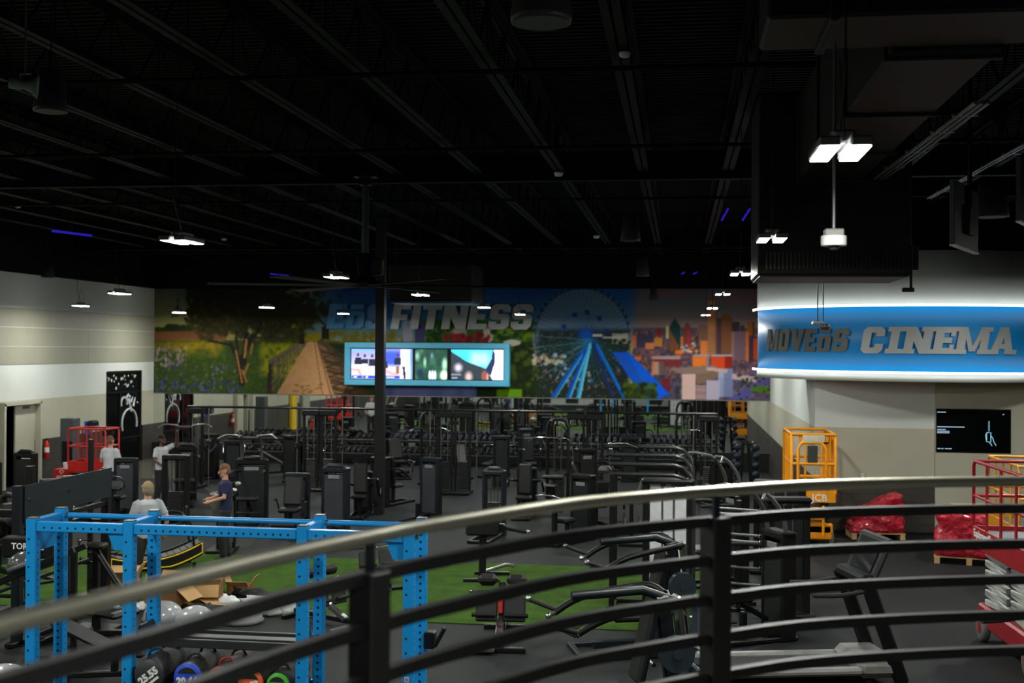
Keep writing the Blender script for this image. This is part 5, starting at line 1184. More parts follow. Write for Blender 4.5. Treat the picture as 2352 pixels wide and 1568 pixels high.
# curved treadmill on the turf
p = FP(356, 1306); ct = thing('curved_treadmill', 'curved manual treadmill with yellow edged side on the turf', 'treadmill', (p.x, p.y, 0), math.radians(-58)); ct.scale = (.9, .86, .9)
arc = [(-.9 + 1.8 * i / 14, .20 + .30 * ((i - 5) / 9) ** 2) for i in range(15)]
b = MB()
for (y0, z0), (y1, z1) in zip(arc[:-1], arc[1:]): b.rbox((0, (y0 + y1) / 2, (z0 + z1) / 2), (.5, math.hypot(y1 - y0, z1 - z0) - .008, .035), .006, RX(math.degrees(math.atan2(z1 - z0, y1 - y0))))
b.build('slat_belt', mat('grey_belt_slat', rgb(70, 70, 70), .6), ct, None, 'stuff')
for s in (-1, 1):
    pr = [(s * .30, y, z + .05) for y, z in arc] + [(s * .30, y, max(.06, z - .22)) for y, z in arc[::-1]]
    sp = MB().prism(pr, (s * .06, 0, 0)).build('side_panel', BLACK2, ct)
    loop = [(s * .365, y, z + .02) for y, z in arc] + [(s * .365, y, max(.09, z - .17)) for y, z in arc[::-1]]
    MB().tube(loop + [loop[0]], .016, 6).build('yellow_edge', YELLOW, sp)
    MB().tube([(s * .32, .75, .4), (s * .34, .62, 1.0), (s * .34, .2, 1.08), (s * .34, -.15, .98)], .026, 8, sub=4).build('handrail', BLACK, ct)
    for y in (-.75, .75): MB().cyl((s * .33, y, 0), (s * .33, y, .14), .04, n=8).build('foot', BLACK, ct)
MB().tube([(-.34, .62, 1.0), (.34, .62, 1.0)], .024, 8).rbox((0, .64, 1.12), (.28, .05, .2), .02).build('console', BLACK2, ct)
MB().cyl((-.33, -.92, .22), (.33, -.92, .22), .14, n=18).build('rear_drum', RUBBER, ct)
# machine with rounded grey hood in front of the navy man
p = FP(508, 1268); gm = thing('hooded_machine', 'black machine with a rounded grey leather hood in front of the man in navy', 'gym machine', (p.x, p.y, 0), math.radians(10))
MB().rbox((0, .1, .04), (.5, .8, .07), .015).rbox((0, 0, .35), (.16, .2, .62), .02).rbox((.22, .1, .7), (.07, .07, 1.3), .01).build('frame', BLACK, gm)
MB().lathe([(.12, .60), (.17, .62), (.20, .95), (.215, 1.08), (.235, 1.10), (.235, 1.14), (.2, 1.16)], 22).build('hood', mat('grey_leather', rgb(96, 94, 90), .35), gm)
MB().rbox((.05, 0, 1.22), (.30, .28, .05), .02, RY(-28)).build('tilted_lid', mat('grey_leather', rgb(96, 94, 90), .35), gm)
MB().cyl((.22, -.02, .2), (.22, -.02, 1.0), .016, n=8).ball((.26, -.05, 1.2), .06, 10, 7).ball((.32, -.02, 1.32), .06, 10, 7).build('levers', STEEL, gm)

bench('low flat bench behind the lower part of the left blue posts', 208, 1478, 80, 4); bench('incline bench in the shade under the left black rig', 244, 1578, 95, 25)
selector('dark machine standing between the left black rig and the beige door', 120, 1240, 30, 1.2, .44, 'leg', SHROUD_D)
lever_press('black lever machine behind the left black rig', 30, 1330, 60, .95, BLACK)
# ================================================================ BLUE RIG
M_BLUE = mat('sky_blue_powder_coat', rgb(22, 142, 214), .32, var=.03, scale=2)
M_HOLE = mat('hole_shadow_black', rgb(6, 8, 10), .8)
RYF, RYB_ = 7.93, 8.32; rxs = [-4.61, -3.87, -2.59, -1.83]; RH = 2.744
rig = thing('storage_rig', 'bright blue steel storage rig with punched square posts in the foreground', 'rig', (-3.22, 8.12, 0)); ro = Vector(rig.location)
def L(x, y, z): return Vector((x, y, z)) - ro
for ix, x in enumerate(rxs):
    for y in (RYF, RYB_):
        hgt = RH + (.0 if y == RYF else .02)
        po = MB().rbox(L(x, y, hgt / 2), (.076, .076, hgt), .006).build('post', M_BLUE, rig)
        MB().rbox(L(x, y, hgt + .004), (.07, .07, .01), .003).build('post_cap', GREYM, po)
        h = MB(); z = 1.0
        while z < hgt - .1:
            if y == RYF:
                if int(round((z - 1.0) / .05)) % 2 == 0: h.cyl(L(x - .012, y - .0385, z), L(x - .012, y - .037, z), .009, n=8)
            else: h.cyl(L(x, y - .0385, z), L(x, y - .037, z), .010, n=8)
            h.cyl(L(x + .0385, y, z), L(x + .037, y, z), .006, n=8)
            z += .05
        h.build('bolt_hole', M_HOLE, po, None, 'stuff')
        MB().cyl(L(x + .035, y, hgt - .05), L(x + .06, y, hgt - .05), .022, n=10).build('bolt', CHROME, po)
    MB().rbox(L(x, (RYF + RYB_) / 2, RH - .035), (.06, RYB_ - RYF - .06, .06), .005).build('side_beam', M_BLUE, rig)
    if ix in (0,): MB().prism([L(x - .01, RYF + .04, RH - .10), L(x - .01, RYB_ - .04, RH - .10), L(x - .01, RYB_ - .12, RH - .24), L(x - .01, RYF + .04, RH - .24)], (.02, 0, 0)).build('gusset', M_BLUE, rig)
for a, b in zip(rxs[:-1], rxs[1:]):
    bm_ = MB().rbox(L((a + b) / 2, RYF, RH - .055), (b - a - .076, .06, .07), .005).build('front_beam', M_BLUE, rig)
    h = MB(); n = int((b - a - .2) / .051)
    for i in range(n): h.cyl(L(a + .10 + (b - a - .2) * i / (n - 1), RYF - .0305, RH - .06), L(a + .10 + (b - a - .2) * i / (n - 1), RYF - .029, RH - .06), .009, n=8)
    h.build('bolt_hole', M_HOLE, bm_, None, 'stuff')
    MB().cyl(L(a + .03, RYB_, RH - .03), L(b - .03, RYB_, RH - .03), .02, n=10).build('rear_bar', M_BLUE, rig)
for x in (rxs[1], rxs[3]):
    MB().prism([L(x - .04, RYF - .01, RH - .095), L(x - .16, RYF - .01, RH - .095), L(x - .115, RYF - .01, RH - .21), L(x - .04, RYF - .01, RH - .21)], (0, .02, 0)).build('gusset', M_BLUE, rig)
M_TRAY = mat('dark_shelf_steel', rgb(44, 46, 48), .4)
for z, nm in ((1.90, 'upper_tray'), (1.56, 'lower_tray')):
    x0, x1 = rxs[1] + .04, rxs[2] - .04
    t = MB(); t.rbox(L((x0 + x1) / 2, 8.10, z), (x1 - x0, .10 if z > 1.8 else .46, .02), .004).rbox(L((x0 + x1) / 2, 8.02 if z > 1.8 else 7.86, z - .03), (x1 - x0, .03, .06), .004).rbox(L((x0 + x1) / 2, 8.30, z - .03), (x1 - x0, .03, .06), .004); t.build(nm, M_TRAY, rig)
    for x, s in ((x0, 1), (x1, -1)): MB().prism([L(x, 7.9, z - .08), L(x, 8.34, z - .08), L(x, 8.2, z + .09), L(x, 8.0, z + .09)], (s * .02, 0, 0)).build('tray_bracket', mat('navy_bracket', rgb(26, 40, 58), .4), rig)
for k, (x, z) in enumerate(((rxs[0], 1.99), (rxs[3], 1.72))):
    st = MB().box(L(x - .005, RYF - .039, z), (.03, .002, .036)).build('sticker', mat('pale_sticker', rgb(196, 200, 204), .5), rig); mk = MB()
    for i in range(3): mk.box(L(x - .012 + i * .007, RYF - .0405, z), (.004, .001, .02))
    mk.build('sticker_mark', mat('sticker_red', rgb(150, 60, 50), .5), st, None, 'stuff')
MB().rbox(L(rxs[3] + .07, RYB_ - .02, 1.90), (.075, .10, .12), .008).rbox(L(rxs[3] + .15, RYB_ - .06, 1.93), (.03, .05, .16), .008, RY(28)).build('j_hook', BLACK, rig)
# ---- sandbags on the lower tray
SB = [('25.55', 346, .112, rgb(44, 47, 50), 'charcoal', 38), ('20.44', 434, .103, rgb(18, 72, 190), 'royal blue', 4), ('15.33', 508, .095, rgb(150, 26, 32), 'red', 8), ('10.22', 578, .090, rgb(222, 92, 38), 'orange', 16), ('5.11', 640, .082, rgb(54, 160, 22), 'green', 12)]
for num, px, r_, c, cn, an in SB:
    x = AY(px, 1545, 7.86).x; zc = 1.573 + r_
    sb = thing('sandbag', 'sandbag with %s end and white number %s on the blue rig tray' % (cn, num), 'sandbag', (x, 7.84, zc - r_), 0, 'sandbags on the rig tray'); cm = mat(cn.replace(' ', '_') + '_fabric', c, .55, bump=.1); Mt = Matrix.Translation((0, 0, r_))
    MB().lathe([(r_ * .97, 0), (r_, .02), (r_ * 1.02, .24), (r_, .47), (r_ * .9, .5)], 24, Mt @ RX(-90)).build('body', mat('black_canvas', rgb(22, 22, 23), .7, bump=.2), sb)
    e = MB().lathe([(r_ * .2, -.014), (r_ * .92, -.012), (r_ * 1.0, 0), (r_ * .98, .02)], 28, Mt @ RX(-90)).build('end_cap', cm, sb, cn + ' end cap')
    if cn != 'charcoal':
        MB().prism([(r_ * .74 * math.cos(a) , -.0155, r_ + r_ * .74 * math.sin(a)) for a in [math.radians(25 + 130 * i / 10) for i in range(11)]], (0, .003, 0)).build('mesh_pocket', mat('black_mesh', rgb(24, 26, 28), .7), e)
    Mx = Mt @ Matrix.Translation((0, -.017, -r_ * (.05 if cn == 'charcoal' else .18))) @ Matrix.Rotation(math.radians(-an), 4, 'Y') @ RX(90)
    if cn == 'red': lb_ = 'sandbag with red end and red handles on the blue rig tray'; sb['label'] = lb_
    else: text_mb(num, r_ * .62, .001, Mx, 0, .004, 'CENTER', 1.05).build('number', WHITEP, e)
    if cn != 'red': MB().box((0, -r_ * .42, 0), (r_ * 1.0, r_ * .16, .002), None, Mx).build('underline', WHITEP, e)
    for yy in (.10, .34):
        hd = MB().tube([(-r_ * .5, yy, r_ * 1.85), (-r_ * .3, yy, r_ * 2.25), (r_ * .2, yy + .03, r_ * 2.32), (r_ * .5, yy + .04, r_ * 1.85)], .009, 6, sub=3).build('handle', cm if cn in ('red',) else MATS['black_canvas'], sb)
# ================================================================ BLACK RIG AT LEFT
A, B = AZ(52, 1112, 2.14), AZ(236, 1070, 2.14)
bx = (A.x + B.x) / 2; y0, y1 = A.y, B.y; ym = (y0 + y1) / 2
bg = thing('storage_rig', 'blue black steel rig with deep slanting header plates at the left', 'rig', (bx, y0, 0)); bo = Vector((bx, y0, 0)); LL = y1 - y0
for dx in (0, -1.25):
    for y in (0, LL * .52, LL): MB().rbox((dx, y, 1.06), (.12, .12, 2.12), .008).build('post', NAVY if y == 0 else BLACK, bg)
    MB().rbox((dx, LL / 2, .04), (.12, LL + .4, .06), .01).build('floor_runner', BLACK, bg)
for a, b, hh in ((.03, LL * .52, .50), (LL * .52, LL, .44)):
    pl = MB().prism([(.065, a, 2.12), (.065, b, 2.12), (.065, b, 2.12 - hh), (.065, a, 2.12 - hh)], (.015, 0, 0)).build('header_plate', mat('slate_header_plate', rgb(28, 37, 42), .38), bg)
    for yy in (a + .12, b - .1): MB().cyl((.08, yy, 1.92), (.095, yy, 1.92), .026, n=10).build('bolt', CHROME, pl)
    MB().rbox((0, (a + b) / 2, 1.58), (.07, b - a, .07), .008).build('lower_beam', BLACK, bg)
for y in (0, LL): MB().rbox((-.62, y, 1.75), (1.2, .08, .10), .01).build('cross_beam', BLACK, bg)
for z in (.70, 1.36): 
    for dx in (-.28, -.62): MB().rbox((dx, LL / 2, z), (.05, LL, .05), .008).build('shelf_rail', BLACK, bg)
    for y in (0, LL): MB().rbox((-.62, y, z - .05), (1.2, .05, .05), .008).build('shelf_end', BLACK, bg)
for k in range(5):
    o = MB().ball((0, 0, 0), .15, 18, 12).build('slam_ball', RUBBER); o.location = (bx - .45, y0 + .25 + k * .38, 1.36 + .025 + .118); tag(o, 'black slam ball on the upper shelf of the left rig, %s from the camera' % ['nearest', 'second', 'third', 'fourth', 'fifth'][k], 'ball', 'slam balls on the left rig')
# pegged storage pole
p = FP(206, 1370); pg = thing('peg_stand', 'slim black upright with short side pegs behind the left blue post', 'weight rack', (p.x, p.y, 0))
MB().rbox((0, 0, 1.25), (.07, .07, 2.5), .006).rbox((0, 0, .03), (.24, .5, .05), .01).build('upright', BLACK, pg)
for z in (.6, .9, 1.2, 1.55, 1.9): MB().cyl((-.03, 0, z), (-.16, 0, z), .012, n=8).cyl((-.16, 0, z), (-.17, 0, z), .03, n=10).build('peg', BLACK2, pg)
MB().tube([(.03, -.1, .72), (.5, -.15, .72), (.42, .2, .72), (.03, .12, .72)], .014, 6).build('side_hoop', BLACK, pg)
# slanted ball rack in the lower left corner
p = FP(6, 1530); sr = thing('ball_rack', 'black slanted storage rack holding the dark dome at lower left', 'weight rack', (p.x, p.y, 0))
MB().tube([(-.6, -.2, .80), (.85, .15, 1.45)], .05, 4).tube([(-.6, .15, .80), (.85, .45, 1.45)], .05, 4).build('slanted_rail', BLACK, sr)
for x, z in ((-.45, .86), (.72, 1.38)):
    for y in (-.05, .35): MB().rbox((x, y + .05, z / 2), (.07, .07, z), .01).build('leg', BLACK, sr)
MB().rbox((.1, .1, .04), (1.5, .5, .06), .01).build('base', BLACK, sr)
MB().rbox((0, .62, 1.38), (.7, .22, .26), .02).rbox((0, .62, .64), (.08, .08, 1.26), .01).build('header_box', BLACK, sr)
text_mb('TORQUE', .11, .002, Matrix.Translation((.02, .507, 1.40)) @ RX(90), 0, .003).build('lettering', WHITEP, sr)
def dome(lab, loc, r_, m, nm='balance_dome', tilt=None, grp='grey balance domes on the floor'):
    d = thing(nm, lab, 'exercise dome', loc, 0, grp)
    if tilt: d.rotation_euler = tilt
    MB().lathe([(r_ * .95, 0), (r_ * 1.05, .01), (r_ * 1.06, .04), (r_ * 1.0, .055)], 32).build('base_ring', mat('grey_rim', rgb(96, 96, 98), .5), d)
    s = MB().ball((0, 0, .045), r_, 36, 12, (1, 1, .82), None, 0.0); s.build('dome', m, d); return d
M_DOME = mat('silver_grey_rubber', rgb(158, 160, 164), .22, var=.04, coat=.3); M_DOMED = mat('dark_grey_rubber', rgb(72, 74, 76), .2, coat=.4)
for px, py, lab in ((375, 1424, 'grey balance dome on the floor, left of two others'), (448, 1436, 'grey balance dome on the floor, middle one half behind a railing bar'), (557, 1428, 'grey balance dome on the floor, right one near the blue rig post')):
    p = FP(px, py); dome(lab, (p.x, p.y, 0), .29, M_DOME)
p = FP(8, 1590); dome('large silver dome at the lower left corner of the picture', (p.x, p.y, 0), .34, M_DOME)
dome('dark grey dome leaning on the slanted black rack', (sr.location.x + .22, sr.location.y + .1, 1.22), .19, M_DOMED, tilt=(0, math.radians(-22), 0), grp='dark dome on rack')
# T bar row machine
p = FP(282, 1462); tr = thing('row_machine', 'black T bar row machine between the two left blue posts', 'gym machine', (p.x, p.y, 0))
MB().tube([(-.55, .25, 1.15), (.25, -.1, .35)], .045, 8).rbox((-.55, .3, .6), (.09, .09, 1.1), .01).build('lever', BLACK, tr)
MB().rbox((-.55, .3, .03), (.6, .4, .05), .01).rbox((-.1, .05, .05), (1.2, .09, .07), .01).rbox((.45, .0, .03), (.1, .6, .05), .01).build('base_frame', BLACK, tr)
MB().cyl((.2, -.1, .06), (.2, -.1, .5), .03, n=10).cyl((.45, .15, .05), (.45, .15, .62), .03, n=10).cyl((.45, -.2, .05), (.45, -.2, .4), .025, n=10).build('plate_horn', STEEL, tr)
MB().rbox((-.5, .2, 1.2), (.28, .22, .08), .03).build('chest_pad', PAD, tr); MB().tube([(-.7, .1, 1.22), (-.62, -.05, 1.3)], .02, 8).ball((-.62, -.06, 1.31), .03, 10, 6).build('hand_grip', CHROME, tr)
# ================================================================ UNPACKING CLUTTER
M_CARD = mat('brown_cardboard', rgb(148, 106, 62), .8, var=.08, scale=4); M_CARDL = mat('pale_cardboard', rgb(190, 150, 100), .8, var=.06)
def carton(lab, px, py, w, d, h, rot, flaps=(40, 60, 30, 70)):
    p = FP(px, py); c = thing('cardboard_box', lab, 'box', (p.x, p.y, 0.018), math.radians(rot), 'opened cartons on the floor'); t = .012
    b = MB(); b.box((0, 0, t / 2), (w, d, t)); 
    for s in (-1, 1): b.box((s * (w / 2 - t / 2), 0, h / 2), (t, d, h)); b.box((0, s * (d / 2 - t / 2), h / 2), (w - 2 * t, t, h))
    b.build('carton_body', M_CARD, c)
    for i, an in enumerate(flaps):
        if an is None: continue
        q = i * 90; ww, dd = (w, d) if i % 2 == 0 else (d, w)
        Mf = Matrix.Rotation(math.radians(q), 4, 'Z') @ Matrix.Translation((0, -dd / 2, h)) @ RX(-an + 0) @ Matrix.Translation((0, -dd * .24, 0))
        MB().box((0, 0, .004), (ww * .96, dd * .48, .008), None, Mf).build('flap', M_CARDL, c)
    return c
carton('brown carton on the turf edge behind the handrail', 274, 1376, .52, .42, .34, 12)
carton('large open brown carton between the blue posts', 384, 1396, .56, .42, .32, -8, (100, -40, 60, -60)); carton('brown carton with white packing on top, right of the larger one', 474, 1378, .46, .40, .26, 14, (-70, 60, 40, -50)); carton('brown carton with a raised flap at the back of the clutter', 552, 1362, .36, .3, .12, 5, (40, 60, -88, 70))
for k, (px, py, w, d, r_, lab) in enumerate(((505, 1392, .30, .22, 20, 'flat piece of pale cardboard before the cartons'), (482, 1386, .22, .30, 50, 'flat cardboard piece leaning by the black straps'))):
    p = FP(px, py); o = MB().rbox((0, 0, .03), (w, d, .012), .003, RX(8)).build('cardboard_sheet', M_CARDL); o.location = (p.x, p.y, .01); o.rotation_euler = (0, 0, math.radians(r_)); tag(o, lab, 'cardboard')
def lump(name, m, loc, sc, seed, n=18, rough=.22):
    r = random.Random(seed); mb = MB(); mb.ball((0, 0, 0), 1.0, n, n // 2)
    out = []
    for x, y, z in mb.v:
        k = 1 + rough * (math.sin(x * 5.1 + seed) * math.cos(y * 4.3 - seed * 2) + .6 * math.sin(z * 7.7 + x * 6.1 + seed * 3) + .4 * math.sin(x * 13 + y * 11 + z * 9))
        out.append((x * sc[0] * k, y * sc[1] * k, max(0, (z * .9 + .45) * sc[2] * k)))
    mb.v = out; o = mb.build(name, m); o.location = loc; return o
M_WRAP = mat('white_plastic_wrap', rgb(205, 207, 206), .3, var=.1, bump=.3, bscale=30)
for k, (px, py, s, lab) in enumerate(((622, 1412, (.17, .14, .11), 'white crumpled plastic bag left of another near the blue post'), (660, 1410, (.16, .14, .13), 'rounded white plastic bag nearest the blue post'), (524, 1390, (.16, .12, .10), 'crumpled clear plastic over black straps'), (592, 1384, (.26, .16, .06), 'white sheet of packing behind a railing bar'), (478, 1364, (.16, .12, .08), 'white foam sheet lying on a carton'), (322, 1402, (.10, .09, .08), 'small grey plastic bag left of the domes'))):
    p = FP(px, py); tag(lump('plastic_bag', M_WRAP, (p.x, p.y, .016 if k != 4 else .28), s, k + 1), lab, 'plastic bag')
for k, (px, py, s) in enumerate(((474, 1404, (.28, .14, .06)), (575, 1372, (.30, .16, .08)), (436, 1404, (.2, .1, .05)))):
    p = FP(px, py); tag(lump('strap_pile', RUBBER, (p.x, p.y, .016), s, 20 + k, 16, .35), ['pile of black straps before the cartons', 'heap of dark packaging behind the clutter', 'small pile of black straps by the left dome'][k], 'straps')
p = FP(262, 1404); b = thing('spray_bottle', 'clear bottle with blue label lying under the handrail', 'bottle', (p.x, p.y, .05)); MB().lathe([(.03, -.12), (.04, -.11), (.04, .06), (.018, .1), (.018, .13)], 14, RY(80)).build('body', mat('pale_blue_plastic', rgb(150, 178, 200), .25), b); MB().lathe([(.041, -.06), (.041, .02)], 14, RY(80)).build('label_band', mat('blue_label', rgb(40, 90, 190), .5), b)
# ================================================================ WORK PLATFORMS
M_LIFTR = mat('red_lift_paint', rgb(150, 24, 34), .38); M_LIFTO = mat('amber_lift_paint', rgb(236, 150, 14), .38); M_LIFTY = mat('yellow_lift_paint', rgb(222, 150, 24), .4); M_GREYARM = mat('pale_grey_steel', rgb(178, 180, 176), .4)
def lift(lab, x, y, rot, w, l, zp, zr, m, arm, base_m, brand=None, bt=None, board=.26, arch=False, nst=3):
    tr = .031 if arch else .024
    o = thing('scissor_lift', lab, 'work platform', (x, y, 0), math.radians(rot))
    b = MB().rbox((0, 0, .34), (w * .86, l, .30), .03).rbox((0, -l / 2 + .08, .42), (w * .9, .16, .2), .02).build('chassis', base_m, o)
    for sx in (-1, 1):
        for sy in (-1, 1):
            wh = MB().lathe([(.09, -.05), (.17, -.05), (.19, -.03), (.19, .03), (.17, .05), (.09, .05)], 20, Matrix.Translation((sx * w * .43, sy * (l / 2 - .25), .19)) @ RY(90)).build('wheel', mat('grey_tyre', rgb(96, 96, 94), .7), o)
            MB().cyl((sx * (w * .43 + .03), sy * (l / 2 - .25), .19), (sx * (w * .43 + .055), sy * (l / 2 - .25), .19), .08, n=14).build('hub', m, wh)
    n = nst; hz = (zp - board - .52) / n
    for sx in (-1, 1):
        for k in range(n):
            z = .52 + k * hz
            for a, c in ((-1, 1), (1, -1)):
                v0 = Vector((sx * w * .34, a * l * .44, z)); v1 = Vector((sx * w * .34, c * l * .44, z + hz)); dd = (v1 - v0); 
                MB().rbox((v0 + v1) / 2, (.05, dd.length, hz * .62), .01, RX(math.degrees(math.atan2(dd.z, dd.y)) if dd.y > 0 else math.degrees(math.atan2(-dd.z, -dd.y)))).build('scissor_arm', arm, o)
            MB().cyl((sx * w * .3, 0, z + hz / 2), (sx * w * .40, 0, z + hz / 2), .05, n=12).build('pivot_pin', GREYM, o)
    MB().rbox((0, 0, zp - .03), (w, l, .05), .01).build('deck', GREYM, o)
    for sx in (-1, 1): MB().rbox((sx * w / 2, 0, zp - board / 2 + .06), (.03, l, board), .006).build('side_board', m, o)
    for sy in (-1, 1): MB().rbox((0, sy * l / 2, zp - board / 2 + .06), (w, .03, board), .006).build('end_board', m, o)
    for sx in (-1, 1):
        x_ = sx * w / 2
        MB().tube([(x_, -l / 2, zp), (x_, -l / 2, zr - .06), (x_, -l / 2 + .06, zr), (x_, l / 2 - .06, zr), (x_, l / 2, zr - .06), (x_, l / 2, zp)], tr, 8).build('guard_rail', m, o)
        MB().cyl((x_, -l / 2, (zp + zr) / 2), (x_, l / 2, (zp + zr) / 2), .020, n=8).build('mid_rail', m, o)
        for k in range(1, 4): MB().cyl((x_, -l / 2 + l * k / 4, zp), (x_, -l / 2 + l * k / 4, zr), tr * .85, n=8).build('stanchion', m, o)
    for sy in (-1, 1):
        for z in (zr, (zp + zr) / 2): MB().cyl((-w / 2, sy * l / 2, z), (w / 2, sy * l / 2, z), tr, n=8).build('end_rail', m, o)
        if arch and sy < 0:
            for dx in (-.16, .16): MB().cyl((dx, sy * l / 2, zp), (dx, sy * l / 2, zr - .05), .022, n=8).build('gate_post', m, o)
            MB().rbox((-.02, sy * l / 2 - .0, zr - .40), (.2, .03, .36), .02).build('mesh_window', mat('dark_mesh', rgb(50, 52, 46), .6), o)
            MB().tube([(-.30, sy * l / 2, zp), (-.30, sy * l / 2, zr - .28), (-.22, sy * l / 2, zr - .16), (.16, sy * l / 2, zr - .16), (.24, sy * l / 2, zr - .28), (.24, sy * l / 2, zp)], .034, 8).build('gate_arch', m, o)
            MB().rbox((-.03, sy * l / 2, zp + .34), (.5, .035, .06), .01).build('gate_bar', m, o)
            MB().rbox((0, sy * l / 2 + .01, zr - .07), (.6, .03, .17), .01).build('top_plate', m, o)
            MB().rbox((0, sy * l / 2 - .02, zr - .08), (.44, .02, .14), .01).build('notice', mat('pale_notice', rgb(196, 190, 170), .5), o)
    MB().rbox((w * .28, -l * .3, zr - .1), (.2, .28, .2), .03).build('control_box', BLACK2, o)
    if arch:
        for z in (.62, .72, .82): MB().rbox((-.05, -l / 2 - .05, z), (.5, .05, .04), .008).build('ladder_rung', m, o)
        for s in (-1, 1): MB().rbox((s * .24 - .05, -l / 2 - .05, .58), (.05, .05, .6), .008).build('ladder_rail', m, o)
    if brand: text_mb(brand, bt[0], .002, Matrix.Translation(bt[1]) @ bt[2], 0, .004).build('lettering', bt[3], o)
    return o
p = FP(1868, 1262)
lift('amber work platform with arched cage before the dark plank wall', p.x, p.y + .9, 0, .86, 1.7, 1.12, 2.30, M_LIFTO, BLACK, M_LIFTO, 'JCB', (.2, (.12, -.868, 1.03), RX(90), WHITEP), .24, True)
pr_ = AZ(2247, 1462); RLX = pr_.x + .42
lift('large red scissor work platform at the right edge of the picture', RLX, pr_.y - 1.15, 3, .86, 2.35, 1.50, 2.46, M_LIFTR, M_GREYARM, M_LIFTR, 'EquipmentShare', (.15, (-.447, .62, 1.47), Matrix.Rotation(-PI / 2, 4, 'Z') @ RX(90), WHITEP), .30, nst=5)
p = FP(2345, 1345); lift('yellow railed work platform partly hidden behind the red one', p.x + .1, p.y, 0, .8, 1.9, 1.05, 2.12, M_LIFTY, M_GREYARM, M_LIFTY)
p = AZ(214, 1150); lift('small red work platform near the left wall', p.x, p.y, 90, .72, 1.0, .98, 1.86, M_LIFTR if False else mat('bright_red_lift_paint', rgb(196, 34, 30), .4), BLACK, MATS['bright_red_lift_paint'])
p = AZ(168, 1140); rb_ = thing('red_crate', 'bright red equipment box with white lettering below the grey cabinet', 'box', (p.x, p.y - .4, .0)); zb_ = .78
MB().rbox((0, 0, zb_ / 2), (.46, .4, zb_), .02).build('case', MATS['bright_red_lift_paint'], rb_); text_mb('SKYJACK', .085, .002, Matrix.Translation((.02, -.203, .58)) @ RX(90), .3, .002).build('lettering', WHITEP, rb_)
MB().tube([(-.06, -.203, .72), (0, -.205, .66), (.06, -.203, .72), (0, -.203, .76), (-.06, -.203, .72)], .01, 6).build('emblem', WHITEP, rb_)
o = MB().lathe([(.07, 0), (.085, .16), (.08, .16)], 18).build('white_bucket', WHITEP); o.location = (rb_.location.x + .02, rb_.location.y, zb_); tag(o, 'small white tub on top of the red box', 'bucket')
p = FP(160, 1112); gc = thing('grey_cabinet', 'tall narrow grey cabinet with dark lower opening by the plank wainscot', 'cabinet', (p.x, p.y, 0))
MB().rbox((0, 0, .95), (.40, .4, 1.9), .01).build('case', mat('slate_grey_cabinet', rgb(74, 80, 82), .5), gc); MB().rbox((.02, -.2, .95), (.32, .02, .6), .01).build('dark_opening', BLACK2, gc)
# wall items on the left wall
p = AX(107, 1030, XL + .1); fe = thing('fire_extinguisher', 'red fire extinguisher hung on the dark planks beside the beige door', 'extinguisher', (XL + .10, p.y, p.z - .28))
MB().lathe([(.06, 0), (.075, .02), (.075, .40), (.05, .47), (.025, .50), (.025, .54)], 18).build('cylinder', RED, fe); MB().rbox((0, 0, .56), (.05, .12, .05), .01).tube([(0, .05, .55), (0, .12, .45), (0, .09, .2)], .012, 6).build('valve', BLACK2, fe); MB().lathe([(.0765, .18), (.0765, .32)], 18).build('label_band', WHITEP, fe); MB().box((-.09, 0, .3), (.02, .06, .3)).build('wall_bracket', GREYM, fe)
p = AX(201, 982, XL + .03); o = MB().rbox((0, 0, 0), (.02, .32, .42), .004).build('wall_sign', mat('blue_sign', rgb(24, 88, 190), .5)); o.location = (XL + .026, p.y, p.z); tag(o, 'small blue notice on the left wall above the red platform', 'sign')
p = AX(222, 976, XL + .3); o = thing('wall_speaker', 'rounded black monitor on the wall left of the glazed doorway', 'monitor', (XL + .18, p.y, p.z)); MB().rbox((0, 0, 0), (.22, .44, .30), .06).build('case', BLACK2, o); MB().rbox((-.13, 0, 0), (.08, .1, .1), .01).build('mount', GREYM, o); MB().box((.112, .05, -.05), (.004, .12, .08)).build('screen_glow', mat('cyan_decal', rgb(40, 130, 160), .4), o)
# items of the left wall that show in the mirror only
for k, (Yq, w, z0, z1, m, nm, lab) in enumerate(((24.4, .7, 0, 2.9, YELLOW, 'yellow_pillar', 'tall yellow padded pillar on the left wall, seen in the mirror'), (22.6, 1.1, 0, 2.1, M_BAND, 'wall_panel', 'pale arched panel beside the yellow pillar, seen in the mirror'))):
    o = MB().rbox((0, 0, (z0 + z1) / 2), (.16, w, z1 - z0), .03).build(nm, m); o.location = (XL + .095, Yq, 0); tag(o, lab, 'wall panel')
